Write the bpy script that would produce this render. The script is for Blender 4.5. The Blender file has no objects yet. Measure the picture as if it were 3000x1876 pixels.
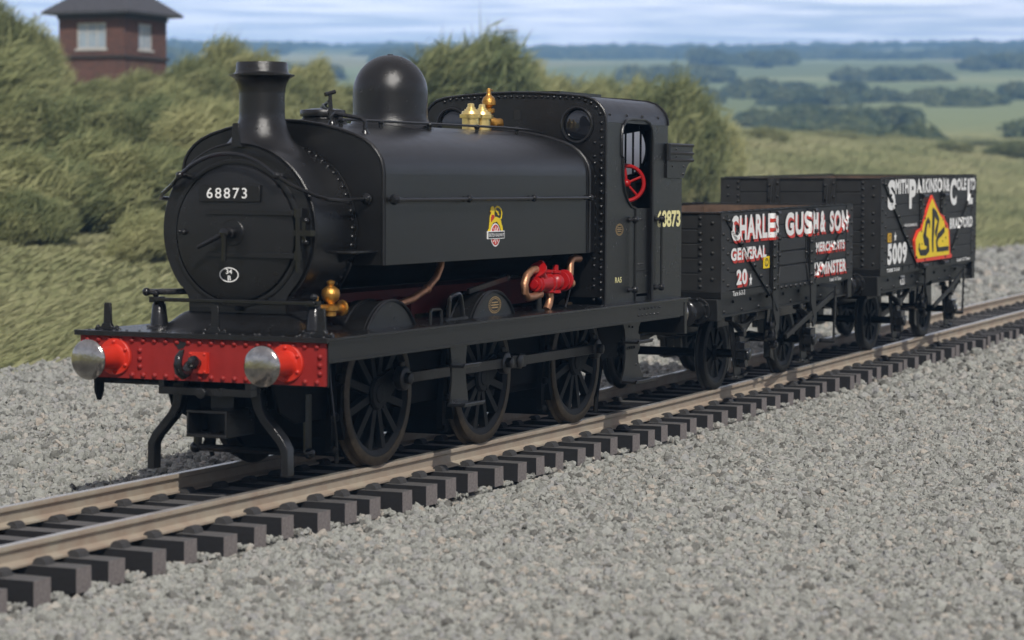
import bpy, bmesh, math, random
import numpy as np
from mathutils import Vector, Matrix
from mathutils.geometry import tessellate_polygon
random.seed(7); rng = np.random.default_rng(11)
R = math.radians
S = bpy.context.scene
COL = S.collection

# ------------------------------------------------------------------ camera
cam_d = bpy.data.cameras.new('camera'); cam = bpy.data.objects.new('camera', cam_d); COL.objects.link(cam)
S.camera = cam
cam_d.sensor_width = 36; cam_d.lens = 36*7307.7/3000
cam_d.clip_start = .5; cam_d.clip_end = 12000
yaw, pit, rol = R(24.542), R(3.18), R(.263)
fw = Vector((math.cos(yaw)*math.cos(pit), math.sin(yaw)*math.cos(pit), -math.sin(pit)))
rt = Vector((math.sin(yaw), -math.cos(yaw), 0)); up = rt.cross(fw)
r2 = rt*math.cos(rol)+up*math.sin(rol); u2 = up*math.cos(rol)-rt*math.sin(rol)
CAM = Vector((-18.68, -11.548, 2.675))
M = Matrix((r2, u2, -fw)).transposed().to_4x4(); M.translation = CAM
cam.matrix_world = M
cam_d.dof.use_dof = True; cam_d.dof.focus_distance = 27.0
cam_d.dof.aperture_fstop = (cam_d.lens/1000)/0.066
# ------------------------------------------------------------------ world, sun, exposure
SUN_EL, SUN_AZ = R(42), R(38)          # azimuth measured off the direction of travel (-X) towards the near side (-Y)
sd = Vector((-math.cos(SUN_AZ)*math.cos(SUN_EL), -math.sin(SUN_AZ)*math.cos(SUN_EL), math.sin(SUN_EL)))
W = bpy.data.worlds.new('World'); S.world = W; W.use_nodes = True
nt = W.node_tree; nt.nodes.clear()
def N(nt, t, **k):
    n = nt.nodes.new(t)
    for a, b in k.items():
        if a == 'i':
            for x, v in b.items(): n.inputs[x].default_value = v
        else: setattr(n, a, b)
    return n
def L(nt, a, b): nt.links.new(a, b)
sky = N(nt, 'ShaderNodeTexSky', sky_type='NISHITA', sun_disc=False, sun_elevation=SUN_EL, sun_rotation=math.atan2(sd.x, sd.y),
        altitude=100, air_density=1.0, dust_density=.3, ozone_density=2.5)
tc = N(nt, 'ShaderNodeTexCoord')
mp = N(nt, 'ShaderNodeMapping'); mp.inputs['Scale'].default_value = (16, 16, 420)
ns = N(nt, 'ShaderNodeTexNoise', i={'Scale': 1.0, 'Detail': 5, 'Roughness': .55})
cr = N(nt, 'ShaderNodeValToRGB'); cr.color_ramp.elements[0].position = .40; cr.color_ramp.elements[1].position = .64
mx = N(nt, 'ShaderNodeMix', data_type='RGBA'); mx.inputs['B'].default_value = (18.0, 15.4, 15.8, 1)
tint = N(nt, 'ShaderNodeMix', data_type='RGBA', blend_type='MULTIPLY'); tint.inputs['Factor'].default_value = 1; tint.inputs['B'].default_value = (1.42, 1.08, 1.14, 1)
bg = N(nt, 'ShaderNodeBackground'); bg.inputs['Strength'].default_value = .066
wo = N(nt, 'ShaderNodeOutputWorld')
L(nt, tc.outputs['Generated'], mp.inputs['Vector']); L(nt, mp.outputs[0], ns.inputs['Vector']); L(nt, ns.outputs[0], cr.inputs[0])
L(nt, cr.outputs['Color'], mx.inputs['Factor']); L(nt, sky.outputs[0], tint.inputs['A']); L(nt, tint.outputs['Result'], mx.inputs['A'])
sx_ = N(nt, 'ShaderNodeSeparateXYZ'); L(nt, tc.outputs['Generated'], sx_.inputs[0])
hz_ = N(nt, 'ShaderNodeMapRange'); hz_.inputs[1].default_value = .04; hz_.inputs[2].default_value = .22; hz_.inputs[3].default_value = 2.95; hz_.inputs[4].default_value = .85; L(nt, sx_.outputs[2], hz_.inputs[0])
hs_ = N(nt, 'ShaderNodeHueSaturation', i={'Saturation': .52}); L(nt, mx.outputs['Result'], hs_.inputs['Color'])
hm_ = N(nt, 'ShaderNodeVectorMath', operation='SCALE'); L(nt, hs_.outputs[0], hm_.inputs[0]); L(nt, hz_.outputs[0], hm_.inputs['Scale']); L(nt, hm_.outputs[0], bg.inputs['Color']); L(nt, bg.outputs[0], wo.inputs['Surface'])
sl = bpy.data.lights.new('sun', 'SUN'); sl.energy = 4.0; sl.angle = R(.6); sl.color = (1, .96, .9)
so = bpy.data.objects.new('sun', sl); COL.objects.link(so); so.location = sd*50
so.rotation_euler = sd.to_track_quat('Z', 'Y').to_euler()
S.view_settings.view_transform = 'Standard'; S.view_settings.look = 'None'; S.view_settings.gamma = 1
S.view_settings.exposure = 0; S.view_settings.use_curve_mapping = False
S.cycles.max_bounces = 6; S.cycles.volume_bounces = 0; S.cycles.transparent_max_bounces = 8

# ------------------------------------------------------------------ materials
def mat(name, col, rough=.5, metal=0., bump=0., bscale=120., var=.25, vscale=6., spec=.5, col2=None, coat=0):
    m = bpy.data.materials.new(name); m.use_nodes = True; t = m.node_tree; p = t.nodes['Principled BSDF']
    p.inputs['Roughness'].default_value = rough; p.inputs['Metallic'].default_value = metal
    p.inputs['Specular IOR Level'].default_value = spec
    if coat: p.inputs['Coat Weight'].default_value = coat; p.inputs['Coat Roughness'].default_value = .15
    c = N(t, 'ShaderNodeTexCoord'); n = N(t, 'ShaderNodeTexNoise', i={'Scale': vscale, 'Detail': 6, 'Roughness': .65})
    L(t, c.outputs['Object'], n.inputs['Vector'])
    mixn = N(t, 'ShaderNodeMix', data_type='RGBA')
    c2 = col2 or tuple(x*(1+var) for x in col)
    mixn.inputs['A'].default_value = (*[x*(1-var) for x in col], 1) if not col2 else (*col, 1); mixn.inputs['B'].default_value = (*c2, 1)
    r = N(t, 'ShaderNodeMapRange'); r.inputs[1].default_value = .3; r.inputs[2].default_value = .7
    L(t, n.outputs[0], r.inputs[0]); L(t, r.outputs[0], mixn.inputs['Factor']); L(t, mixn.outputs['Result'], p.inputs['Base Color'])
    rr = N(t, 'ShaderNodeMapRange'); rr.inputs[3].default_value = max(0, rough-.08); rr.inputs[4].default_value = min(1, rough+.08)
    L(t, n.outputs[0], rr.inputs[0]); L(t, rr.outputs[0], p.inputs['Roughness'])
    if bump:
        b = N(t, 'ShaderNodeBump', i={'Strength': bump, 'Distance': .009}); n2 = N(t, 'ShaderNodeTexNoise', i={'Scale': bscale, 'Detail': 3})
        L(t, c.outputs['Object'], n2.inputs['Vector']); L(t, n2.outputs[0], b.inputs['Height']); L(t, b.outputs[0], p.inputs['Normal'])
    return m
BLACK = mat('loco_black_paint', (.008, .0078, .0078), .25, bump=.30, bscale=130, spec=.52)
SIDE = mat('loco_satin_black', (.0065, .0063, .0062), .31, bump=.22, bscale=140, spec=.5)
GLOSS = mat('gloss_black_fittings', (.009, .009, .0095), .16, bump=.15, bscale=60)
DARK = mat('underframe_black', (.004, .004, .004), .7, spec=.12, bump=.2, bscale=60)
WAGON = mat('wagon_black_paint', (.021, .0208, .020), .5, spec=.35, bump=.35, bscale=80, var=.2)
WIRON = mat('wagon_ironwork', (.009, .009, .009), .38, spec=.35, bump=.2, bscale=80)
WOOD = mat('wagon_inside_timber', (.10, .062, .04), .8, bump=.4, bscale=30, var=.4)
RED = mat('buffer_beam_red', (.255, .019, .016), .45, spec=.28, bump=.25, bscale=90, var=.12)
BRED = mat('buffer_housing_red', (.55, .028, .012), .42, bump=.2, bscale=120, var=.08)
IRED = mat('injector_red', (.33, .006, .007), .32, var=.1, spec=.4)
DRED = mat('frame_red', (.07, .004, .0035), .6, spec=.2)
STEEL = mat('buffer_steel', (.46, .44, .41), .17, metal=1, bump=.2, bscale=45, var=.3, vscale=10)
ROD = mat('rod_steel', (.055, .052, .05), .36, metal=.7, bump=.2, bscale=40, var=.3)
BRASS = mat('brass', (.86, .66, .27), .33, metal=.9, var=.08)
BRONZE = mat('bronze_brown_brass', (.52, .27, .06), .34, metal=.85, bump=.5, bscale=70, var=.25)
COPPER = mat('copper_pipe', (.45, .23, .13), .42, metal=.8, bump=.4, bscale=60, var=.3)
TYRE = mat('tyre_tread', (.06, .045, .03), .45, metal=.6, var=.5, vscale=9)
WHEEL = mat('wheel_black', (.0045, .0045, .005), .5, bump=.2, spec=.18)
WHITE = mat('white_paint', (.80, .80, .78), .5, var=.04)
CREAM = mat('cream_numerals', (.80, .74, .36), .5, var=.05)
LRED = mat('letter_shade_red', (.50, .03, .015), .5, var=.1)
YEL = mat('yellow_paint', (.82, .60, .01), .5, var=.05)
OCHRE = mat('ochre_plate', (.62, .36, .02), .5, var=.05)
ORED = mat('orange_red_paint', (.72, .05, .02), .5, var=.08)
INK = mat('black_lettering', (.010, .010, .010), .5)
GOLD = mat('dull_gold_lettering', (.30, .20, .08), .5)
GLASS = mat('spectacle_glass', (.010, .011, .014), .05, spec=.8, var=.1)
PALE = mat('pale_window_pane', (.85, .85, .85), .3, var=.03)  # bright background beyond the cab's rear windows, put into the pane's milky white
t_ = PALE.node_tree; tl_ = N(t_, 'ShaderNodeBsdfTranslucent', i={'Color': (.95, .95, .95, 1)}); L(t_, tl_.outputs[0], t_.nodes['Material Output'].inputs['Surface'])
# ------------------------------------------------------------------ mesh builder
class MB:
    def __init__(s): s.bm = bmesh.new(); s.mi = 0
    def face(s, vs):
        try: f = s.bm.faces.new(vs)
        except ValueError: return
        f.material_index = s.mi; f.smooth = True
    def v(s, p): return s.bm.verts.new(p)
    def box(s, x0, x1, y0, y1, z0, z1):
        V = [s.v((x, y, z)) for x in (x0, x1) for y in (y0, y1) for z in (z0, z1)]
        for q in ((0, 1, 3, 2), (4, 6, 7, 5), (0, 4, 5, 1), (2, 3, 7, 6), (0, 2, 6, 4), (1, 5, 7, 3)): s.face([V[i] for i in q])
    def prism(s, axis, loops, a0, a1):
        if not isinstance(loops[0][0], (tuple, list)): loops = [loops]
        mk = {'x': lambda p, a: (a, p[0], p[1]), 'y': lambda p, a: (p[0], a, p[1]), 'z': lambda p, a: (p[0], p[1], a)}[axis]
        fl = [p for l in loops for p in l]
        A = [s.v(mk(p, a0)) for p in fl]; B = [s.v(mk(p, a1)) for p in fl]
        if len(loops) == 1 and len(fl) <= 4:
            s.face(A); s.face(B[::-1])
        else:
            for t in tessellate_polygon([[Vector((p[0], p[1], 0)) for p in l] for l in loops]):
                s.face([A[i] for i in t]); s.face([B[i] for i in reversed(t)])
        o = 0
        for l in loops:
            n = len(l)
            for i in range(n):
                j = (i+1) % n; s.face([A[o+i], A[o+j], B[o+j], B[o+i]])
            o += n
    def lathe(s, prof, o, d=(0, 0, 1), seg=32, cap=True):
        o = Vector(o); d = Vector(d).normalized(); a = d.orthogonal().normalized(); b = d.cross(a)
        rings = []
        for r, h in prof:
            if r < 1e-5: rings.append([s.v(o+d*h)])
            else: rings.append([s.v(o+d*h+(a*math.cos(2*math.pi*k/seg)+b*math.sin(2*math.pi*k/seg))*r) for k in range(seg)])
        for A, B in zip(rings, rings[1:]):
            for k in range(seg):
                j = (k+1) % seg
                if len(A) == 1 and len(B) == 1: continue
                if len(A) == 1: s.face([A[0], B[j], B[k]])
                elif len(B) == 1: s.face([A[k], A[j], B[0]])
                else: s.face([A[k], A[j], B[j], B[k]])
        if cap and len(rings[0]) > 1: s.face(rings[0][::-1])
        if cap and len(rings[-1]) > 1: s.face(rings[-1])
    def tube(s, pts, r, seg=8, closed=False):
        P = [Vector(p) for p in pts]; n = len(P); rr = r if isinstance(r, (list, tuple)) else [r]*n
        rings = []; prev = None
        for i in range(n):
            if closed: t = P[(i+1) % n]-P[i-1]
            else: t = P[min(i+1, n-1)]-P[max(i-1, 0)]
            t.normalize()
            if prev is None: a = t.orthogonal().normalized()
            else: a = (prev-t*prev.dot(t)).normalized()
            prev = a; b = t.cross(a)
            rings.append([s.v(P[i]+(a*math.cos(2*math.pi*k/seg)+b*math.sin(2*math.pi*k/seg))*rr[i]) for k in range(seg)])
        for i in range(n if closed else n-1):
            A = rings[i]; B = rings[(i+1) % n]
            for k in range(seg): s.face([A[k], A[(k+1) % seg], B[(k+1) % seg], B[k]])
        if not closed: s.face(rings[0][::-1]); s.face(rings[-1])
    def bar(s, p0, p1, w, t, n):
        # flat bar from p0 to p1: width w across, thickness t along n
        p0, p1, n = Vector(p0), Vector(p1), Vector(n).normalized(); d = (p1-p0).normalized(); c = d.cross(n).normalized()*w/2; n = n*t/2
        V = [s.v(p+c*a+n*b) for p in (p0, p1) for a, b in ((-1, -1), (1, -1), (1, 1), (-1, 1))]
        for q in ((0, 3, 2, 1), (4, 5, 6, 7), (0, 1, 5, 4), (1, 2, 6, 5), (2, 3, 7, 6), (3, 0, 4, 7)): s.face([V[i] for i in q])
    def strip(s, pts, w, axis, a0, a1):
        # bent flat bar drawn in 2D (prism along axis)
        P = [Vector((p[0], p[1])) for p in pts]; l = []; r_ = []
        ww = w if isinstance(w, (list, tuple)) else [w]*len(P)
        for i, p in enumerate(P):
            d = (P[min(i+1, len(P)-1)]-P[max(i-1, 0)]).normalized(); nn = Vector((-d.y, d.x))*ww[i]/2
            l.append(tuple(p+nn)); r_.append(tuple(p-nn))
        mk = {'x': lambda p, a: (a, p[0], p[1]), 'y': lambda p, a: (p[0], a, p[1]), 'z': lambda p, a: (p[0], p[1], a)}[axis]
        A = [[s.v(mk(q, a)) for q in (l[i], r_[i]) for a in (a0, a1)] for i in range(len(P))]
        for a, b in zip(A, A[1:]):
            s.face([a[0], a[2], b[2], b[0]]); s.face([a[1], b[1], b[3], a[3]]); s.face([a[0], b[0], b[1], a[1]]); s.face([a[2], a[3], b[3], b[2]])
        s.face([A[0][0], A[0][1], A[0][3], A[0][2]]); s.face([A[-1][0], A[-1][2], A[-1][3], A[-1][1]])
    def rivet(s, p, n, r=.014, h=None):
        p = Vector(p); n = Vector(n).normalized(); r *= 1.25; s.lathe([(r, -.003), (r*.85, r*.5), (r*.45, r*.85), (0, r*.95)], p, n, 7)
    def ball(s, c, r, seg=10):
        k = 5; s.lathe([(r*math.sin(math.pi*i/k), -r*math.cos(math.pi*i/k)) for i in range(k+1)], c, (0, 0, 1), seg)
    def text(s, body, o, u, v, w, h, bold=.0, depth=.003, spread=1.0):
        cu = bpy.data.curves.new('t', 'FONT'); cu.body = body; cu.offset = bold; cu.resolution_u = 4; cu.space_character = spread
        ob = bpy.data.objects.new('t', cu); COL.objects.link(ob)
        me = bpy.data.meshes.new_from_object(ob.evaluated_get(bpy.context.evaluated_depsgraph_get()))
        bpy.data.objects.remove(ob); bpy.data.curves.remove(cu)
        if not me.vertices: return
        X = [q.co.x for q in me.vertices]; Y = [q.co.y for q in me.vertices]
        x0, x1, y0, y1 = min(X), max(X), min(Y), max(Y)
        o, u, v = Vector(o), Vector(u), Vector(v); n = u.cross(v)*depth
        V = [s.v(o+u*((q.co.x-x0)/(x1-x0)*w)+v*((q.co.y-y0)/(y1-y0)*h)+n) for q in me.vertices]
        for f in me.polygons: s.face([V[i] for i in f.vertices])
        bpy.data.meshes.remove(me)
    def build(s, name, mats, parent=None, bev=0, ang=38, loc=None):
        bmesh.ops.recalc_face_normals(s.bm, faces=s.bm.faces[:])
        ca = R(ang)
        for e in s.bm.edges:
            if len(e.link_faces) == 2 and e.calc_face_angle(0) > ca: e.smooth = False
        me = bpy.data.meshes.new(name); s.bm.to_mesh(me); s.bm.free()
        for m in (mats if isinstance(mats, (list, tuple)) else [mats]): me.materials.append(m)
        o = bpy.data.objects.new(name, me); COL.objects.link(o)
        if parent: o.parent = parent
        if loc: o.location = loc
        if bev:
            b = o.modifiers.new('bevel', 'BEVEL'); b.width = bev; b.segments = 2; b.limit_method = 'ANGLE'; b.angle_limit = R(50)
        return o
def thing(name, label, cat, loc=(0, 0, 0), group=None):
    o = bpy.data.objects.new(name, None); COL.objects.link(o); o.location = loc; o.empty_display_size = .3
    o['label'] = label; o['category'] = cat
    if group: o['group'] = group
    return o
def arc(cx, cz, rx, rz, a0, a1, n): return [(cx+rx*math.cos(R(a0+(a1-a0)*i/n)), cz+rz*math.sin(R(a0+(a1-a0)*i/n))) for i in range(n+1)]
def clone(o, parent=None, loc=None):
    c = o.copy(); COL.objects.link(c)
    if parent: c.parent = parent
    if loc is not None: c.location = loc
    for ch in o.children: clone(ch, c)
    return c
GR = .01326
def rail_z(x):                       # the line climbs gently beyond the locomotive and levels out
    t = x-9.3
    return 0. if t < -1.5 else GR*((t+1.5)**2/6 if t < 1.5 else min(t, 24)+ (0 if t < 24 else 3*(1-math.exp(-(t-24)/3))))
# ------------------------------------------------------------------ locomotive (x = along the track from the front, -y = near side, z = above rail)
loco = thing('steam_locomotive', 'black saddle tank steam locomotive numbered 68873 with red buffer beam, heading the train', 'locomotive')
FP = 1.325
def P(name, mb, mats, parent=None, **k): return mb.build(name, mats, parent or loco, **k)
# running plate and valances
m = MB(); m.prism('z', [(0, -1.285), (8.62, -1.285), (8.9, -1.27), (8.92, -1.22), (8.92, 1.22), (8.9, 1.27), (8.62, 1.285), (0, 1.285)], FP-.025, FP)
m.box(-.012, .03, -1.29, 1.29, FP-.04, FP+.006)
for i in range(19): m.rivet((.085, -1.2+i*.133, FP), (0, 0, 1), .013)
for y in (-.95, -.5, .42, .95): m.rivet((.2, y, FP), (0, 0, 1), .016); m.rivet((.24, y+.07, FP), (0, 0, 1), .012)
for i in range(34): m.rivet((.35+i*.19, -1.20, FP), (0, 0, 1), .007)
P('running_plate', m, BLACK, bev=.005)
for s in (-1, 1):
    m = MB(); m.box(.062, 8.70, s*1.255, s*1.232, 1.115, FP-.026); m.box(.062, 8.55, s*1.268, s*1.231, 1.108, 1.128); m.box(.062, 8.8, s*1.272, s*1.23, FP-.052, FP-.0255)
    for i in range(6):
        m.rivet((7.32+i*.12, s*1.256, 1.25), (0, s, 0), .012); m.rivet((7.27+i*.12, s*1.256, 1.18), (0, s, 0), .012)
    P('valance', m, SIDE)
# front buffer beam
m = MB(); m.box(.03, .062, -1.25, 1.25, .912, FP-.042)
for i in range(21):
    y = -1.17+i*.117
    m.rivet((.03, y, 1.25), (-1, 0, 0), .022)
    if not (abs(abs(y)-.875) < .17): m.rivet((.03, y, .945), (-1, 0, 0), .022)
for y in (-1.2, 1.2, -.62, .62):
    for z in (1.02, 1.09, 1.165): m.rivet((.03, y, z), (-1, 0, 0), .022)
m.mi = 1; m.prism('x', [(.20+.055*math.cos(a)*(1+.25*math.sin(3*a)), 1.225+.035*math.sin(a)*(1+.2*math.cos(5*a))) for a in [i*2*math.pi/18 for i in range(18)]], .024, .031)
m.mi = 2; m.box(.063, .075, -1.262, 1.262, .905, FP-.042)
P('buffer_beam', m, [RED, INK, BLACK])
m = MB(); m.box(8.72, 8.80, -1.262, 1.262, .90, FP-.03)
for y in (-1.2, -.6, -.3, .3, .6, 1.2):
    for z in (.98, 1.1, 1.22): m.rivet((8.80, y, z), (1, 0, 0), .016)
P('buffer_beam', m, BLACK, bev=.006)
def buffer(x, s, dx, housing, length, parent, z=1.10, headm=STEEL, r=.178, y=.875):
    d = (-dx, 0, 0); m = MB(); o = (x, s*y, z)
    m.lathe([(.165, -.01), (.165, .022), (.158, .03), (.118, .03), (.106, .045), (.102, .10), (.100, length-.07), (.092, length-.06), (.092, length-.03)], o, d, 28)
    for k in range(6):
        a = R(30+60*k); m.rivet((x-dx*.03, s*y+.138*math.cos(a), z+.138*math.sin(a)), d, .017)
    h = m.build('buffer', housing, parent)
    m = MB(); m.lathe([(.05, length-.04), (r*.8, length-.032), (r-.004, length-.02), (r, length-.010), (r-.006, length), (r*.85, length+.014), (r*.6, length+.027), (r*.3, length+.034), (0, length+.036)], o, d, 40)
    m.build('buffer_head', headm, h, ang=60)
for s in (-1, 1): buffer(.03, s, 1, BRED, .44, loco)
for s in (-1, 1): buffer(8.80, s, -1, BLACK, .62, loco)
# coupling hook
m = MB(); m.mi = 1; m.box(-.02, .028, -.095, .085, .985, 1.170)
for y in (-.075, .065):
    for z in (1.0, 1.155): m.rivet((-.02, y, z), (-1, 0, 0), .012)
m.mi = 0
m.tube([(.0, 0, 1.075), (-.08, 0, 1.07), (-.15, 0, 1.055), (-.20, 0, 1.01), (-.255, 0, .99), (-.31, 0, 1.02), (-.335, 0, 1.08), (-.32, 0, 1.14), (-.275, 0, 1.185), (-.24, 0, 1.20)], [.045, .05, .052, .05, .046, .042, .04, .036, .026, .010], 10)
m.lathe([(.03, 0), (.06, .01), (.06, .03), (.04, .05), (0, .055)], (-.15, -.03, 1.09), (-.4, -1, .1), 12)
P('coupling_hook', m, [GLOSS, BRED])
# lamp irons
def lamp_iron(x, y, zb, h, foot=True):
    m = MB(); w = .042
    m.prism('x', [(y-w, zb), (y+w, zb), (y+w*.8, zb+h-.01), (y+w*.55, zb+h), (y-w*.55, zb+h), (y-w*.8, zb+h-.01)], x-.013, x+.013)
    if foot:
        m.prism('x', [(y-.125, zb), (y-.12, zb+.022), (y-.06, zb+.03), (y-w, zb+.06), (y+w, zb+.06), (y+.06, zb+.03), (y+.12, zb+.022), (y+.125, zb)], x-.03, x+.015)
        for s in (-1, 1): m.rivet((x-.01, y+s*.10, zb+.024), (0, 0, 1), .018)
    P('lamp_iron', m, BLACK, bev=.004)
for y in (-1.12, -.055, 1.07): lamp_iron(.20, y, FP, .245)
lamp_iron(.60, -.03, 2.985, .20, False)
m = MB(); m.box(.58, .70, -.095, .03, 2.972, 2.992); P('lamp_iron', m, BLACK)
# front rail: flat bar on two tapered sandbox posts
m = MB(); m.bar((.56, .80, 1.592), (.56, -.86, 1.592), .05, .035, (0, 0, 1)); m.box(.545, .575, .74, .80, 1.57, 1.61)
P('front_rail', m, GLOSS, bev=.006)
m = MB(); m.tube([(.62, .90, 1.655), (.70, .80, 1.655), (1.0, .45, 1.66)], .028, 8); m.ball((.60, .92, 1.655), .04); P('sandbox_lever', m, GLOSS)
for s in (-1, 1):
    m = MB(); m.lathe([(.115, 0), (.11, .018), (.088, .03), (.082, .05), (.062, .215), (.05, .232), (.046, .25), (.0, .262)], (.64, s*.81, FP), (0, 0, 1), 18)
    m.box(.55, .66, s*.81-.05, s*.81+.05, 1.565, 1.615); m.ball((.60, s*.82, 1.645), .036)
    for k in range(4): m.rivet((.64+.1*math.cos(k*1.57+.78), s*.81+.1*math.sin(k*1.57+.78), FP+.015), (0, 0, 1), .015)
    P('sandbox_post', m, GLOSS)
# smokebox saddle: smooth hump
m = MB(); nx, ny = 26, 60; X0, X1, Y1 = .30, 1.60, .92; g = []
for i in range(nx+1):
    row = []
    for j in range(ny+1):
        x = X0+(X1-X0)*i/nx; y = -Y1+2*Y1*j/ny
        dx = max(0, .70-x); dy = max(0, abs(y)-.50); d = math.hypot(dx/.34, dy/.34)
        f = max(0., 1-d); f = f*f*(3-2*f); row.append(m.v((x, y, FP-.004+.175*f)))
    g.append(row)
for i in range(nx):
    for j in range(ny): m.face([g[i][j], g[i+1][j], g[i+1][j+1], g[i][j+1]])
P('smokebox_saddle', m, BLACK)
# smokebox
CZ = 2.22; m = MB()
def sb_outline(r, w0, w1, zb):
    a = arc(0, CZ, r, r, -42, 222, 60)
    return a+[(-w0, 1.66), (-w1, 1.60), (-w1, zb)]+[(w1, zb), (w1, 1.60), (w0, 1.66)]
m.prism('x', sb_outline(.79, .545, .51, 1.42), .70, 1.455)
m.prism('x', sb_outline(.768, .53, .50, 1.47), .655, .702)
m.prism('x', sb_outline(.81, .56, .53, 1.42), 1.405, 1.452)
m.tube([(.70, p[0], p[1]) for p in arc(0, CZ, .785, .785, -40, 220, 60)], .012, 6)
for i in range(46):
    a = R(-38+i*256/45); m.rivet((1.375, .79*math.cos(a), CZ+.79*math.sin(a)), (0, math.cos(a), math.sin(a)), .016)
for i in range(8): m.rivet((.74+i*.09, -.525, 1.63), (0, -1, 0), .011)
m.tube([(.652, .0, 1.525), (.62, -.02, 1.53), (.61, -.06, 1.525)], .022, 8)
SB = P('smokebox', m, BLACK)
m = MB(); m.lathe([(.67, 0), (.668, .012), (.655, .016), (.628, .014), (.622, .0)], (.656, 0, 2.20), (-1, 0, 0), 64)
m.lathe([(.612, 0), (.612, .022), (.606, .030), (.56, .040), (.45, .052), (.3, .062), (.14, .068), (0, .070)], (.656, 0, 2.20), (-1, 0, 0), 72)
m.lathe([(.118, .06), (.118, .072), (.112, .078), (0, .080)], (.656, 0, 2.205), (-1, 0, 0), 28)
m.ball((.60, .52, 2.205), .028); m.ball((.58, .55, 2.21), .02)
DOOR = P('smokebox_door', m, BLACK)
for z in (2.388, 2.008):
    m = MB(); m.prism('x', arc(.262, z, .022, .022, -90, 90, 6)[::1]+[(-.665, z+.024), (-.665, z-.024)], .572, .635); P('hinge_strap', m, BLACK, DOOR, bev=.006)
m = MB(); m.tube([(.59, -.667, 1.885), (.59, -.667, 2.425)], .026, 10)
for z in (2.39, 2.01): m.tube([(.59, -.667, z-.04), (.59, -.667, z+.04)], .038, 10)
m.box(.575, .66, -.80, -.635, 2.185, 2.235); m.box(.60, .66, -.735, -.69, 2.12, 2.32)
for z in (2.32, 2.13): m.ball((.625, -.725, z), .03)
m.tube([(.59, -.667, 1.865), (.59, -.667, 1.895)], .018, 8)
P('hinge_post', m, GLOSS, DOOR)
m = MB(); m.lathe([(.05, .0), (.05, .06), (.035, .07), (.035, .11), (.045, .115), (.045, .15), (.02, .165), (0, .165)], (.58, 0, 2.205), (-1, 0, 0), 16)
m.tube([(.465, -.0, 2.205), (.46, .06, 2.178), (.45, .28, 2.075)], [.03, .026, .020], 10)
m.tube([(.44, 0, 2.205), (.44, 0, 2.15), (.435, .0, 1.955)], [.03, .026, .022], 10); P('dart_handle', m, GLOSS, DOOR)
m = MB(); m.box(.575, .615, -.285, .345, 2.480, 2.632); P('number_plate', m, BLACK, DOOR, bev=.006)
m = MB(); m.text('68873', (.5745, .262, 2.512), (0, -1, 0), (0, 0, 1), .418, .094, .004, .002, 1.25); P('number', m, WHITE, DOOR)
m = MB()
def oval(m, c, ry, rz, w, u, v, n=36):
    u, v, c = Vector(u), Vector(v), Vector(c); A = []; B = []
    for i in range(n):
        a = 2*math.pi*i/n; A.append(m.v(c+u*ry*math.cos(a)+v*rz*math.sin(a))); B.append(m.v(c+u*(ry-w)*math.cos(a)+v*(rz-w)*math.sin(a)))
    for i in range(n): m.face([A[i], A[(i+1) % n], B[(i+1) % n], B[i]])
oval(m, (.589, .04, 1.828), .10, .067, .010, (0, -1, 0), (0, 0, 1))
m.text('34', (.589, .072, 1.836), (0, -1, 0), (0, 0, 1), .064, .042, .02, .001); m.text('B', (.589, .054, 1.778), (0, -1, 0), (0, 0, 1), .034, .042, .02, .001)
P('shed_plate', m, WHITE, DOOR)
# smokebox handrail
m = MB(); pts = [(1.46, .90, 2.51), (.95, .885, 2.50), (.76, .87, 2.51), (.66, .78, 2.55), (.57, .62, 2.63), (.50, .50, 2.715)]
ar = [(.50, .71*math.cos(R(a)), 2.20+.71*math.sin(R(a))) for a in range(56, 125, 6)]
m.tube(pts+ar+[(x, -y, z) for x, y, z in pts[::-1]], .019, 8)
for s in (-1, 1):
    m.ball((.50, s*.50, 2.715), .036); m.tube([(.50, s*.50, 2.715), (.60, s*.50, 2.715), (.66, s*.49, 2.70)], [.02, .016, .026], 8); m.ball((.58, s*.50, 2.715), .028)
    m.lathe([(.03, 0), (.055, .01), (.055, .025), (.04, .03), (.04, .05), (.025, .06)], (1.46, s*.90, 2.51), (-1, 0, 0), 14)
P('handrail', m, GLOSS, SB)
m = MB(); m.box(.95, 1.50, -1.0, -.74, 2.022, 2.045); m.prism('x', [(-.74, 1.93), (-.74, 2.022), (-.95, 2.022)], 1.22, 1.26); P('step_bracket', m, BLACK, SB, bev=.005)
# chimney
m = MB(); m.lathe([(.45, 2.86), (.41, 2.93), (.362, 2.975), (.31, 3.02), (.268, 3.075), (.237, 3.14), (.217, 3.21), (.209, 3.235), (.2075, 3.30), (.2075, 3.468), (.2105, 3.47), (.214, 3.51), (.226, 3.555), (.247, 3.592), (.272, 3.612), (.297, 3.622), (.298, 3.634), (.262, 3.64), (.244, 3.652), (.237, 3.67), (.233, 3.735), (.226, 3.747), (.196, 3.747), (.186, 3.71), (.178, 3.2), (0, 3.2)], (1.107, 0, 0), (0, 0, 1), 48)
P('chimney', m, BLACK, ang=50)
# boiler, below the tank
m = MB(); m.lathe([(.62, 1.45), (.62, 6.64)], (0, 0, 2.25), (1, 0, 0), 40); P('boiler', m, DARK)
m = MB(); m.box(1.5, 6.2, -.42, .42, 1.36, 1.62)
for x in (1.75, 2.3, 2.9): m.box(x, x+.07, -.62, .62, 1.34, 1.55)
m.tube([(1.0, -.62, 1.47), (1.55, -.62, 1.47)], .03); P('inside_motion', m, DRED)
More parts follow.
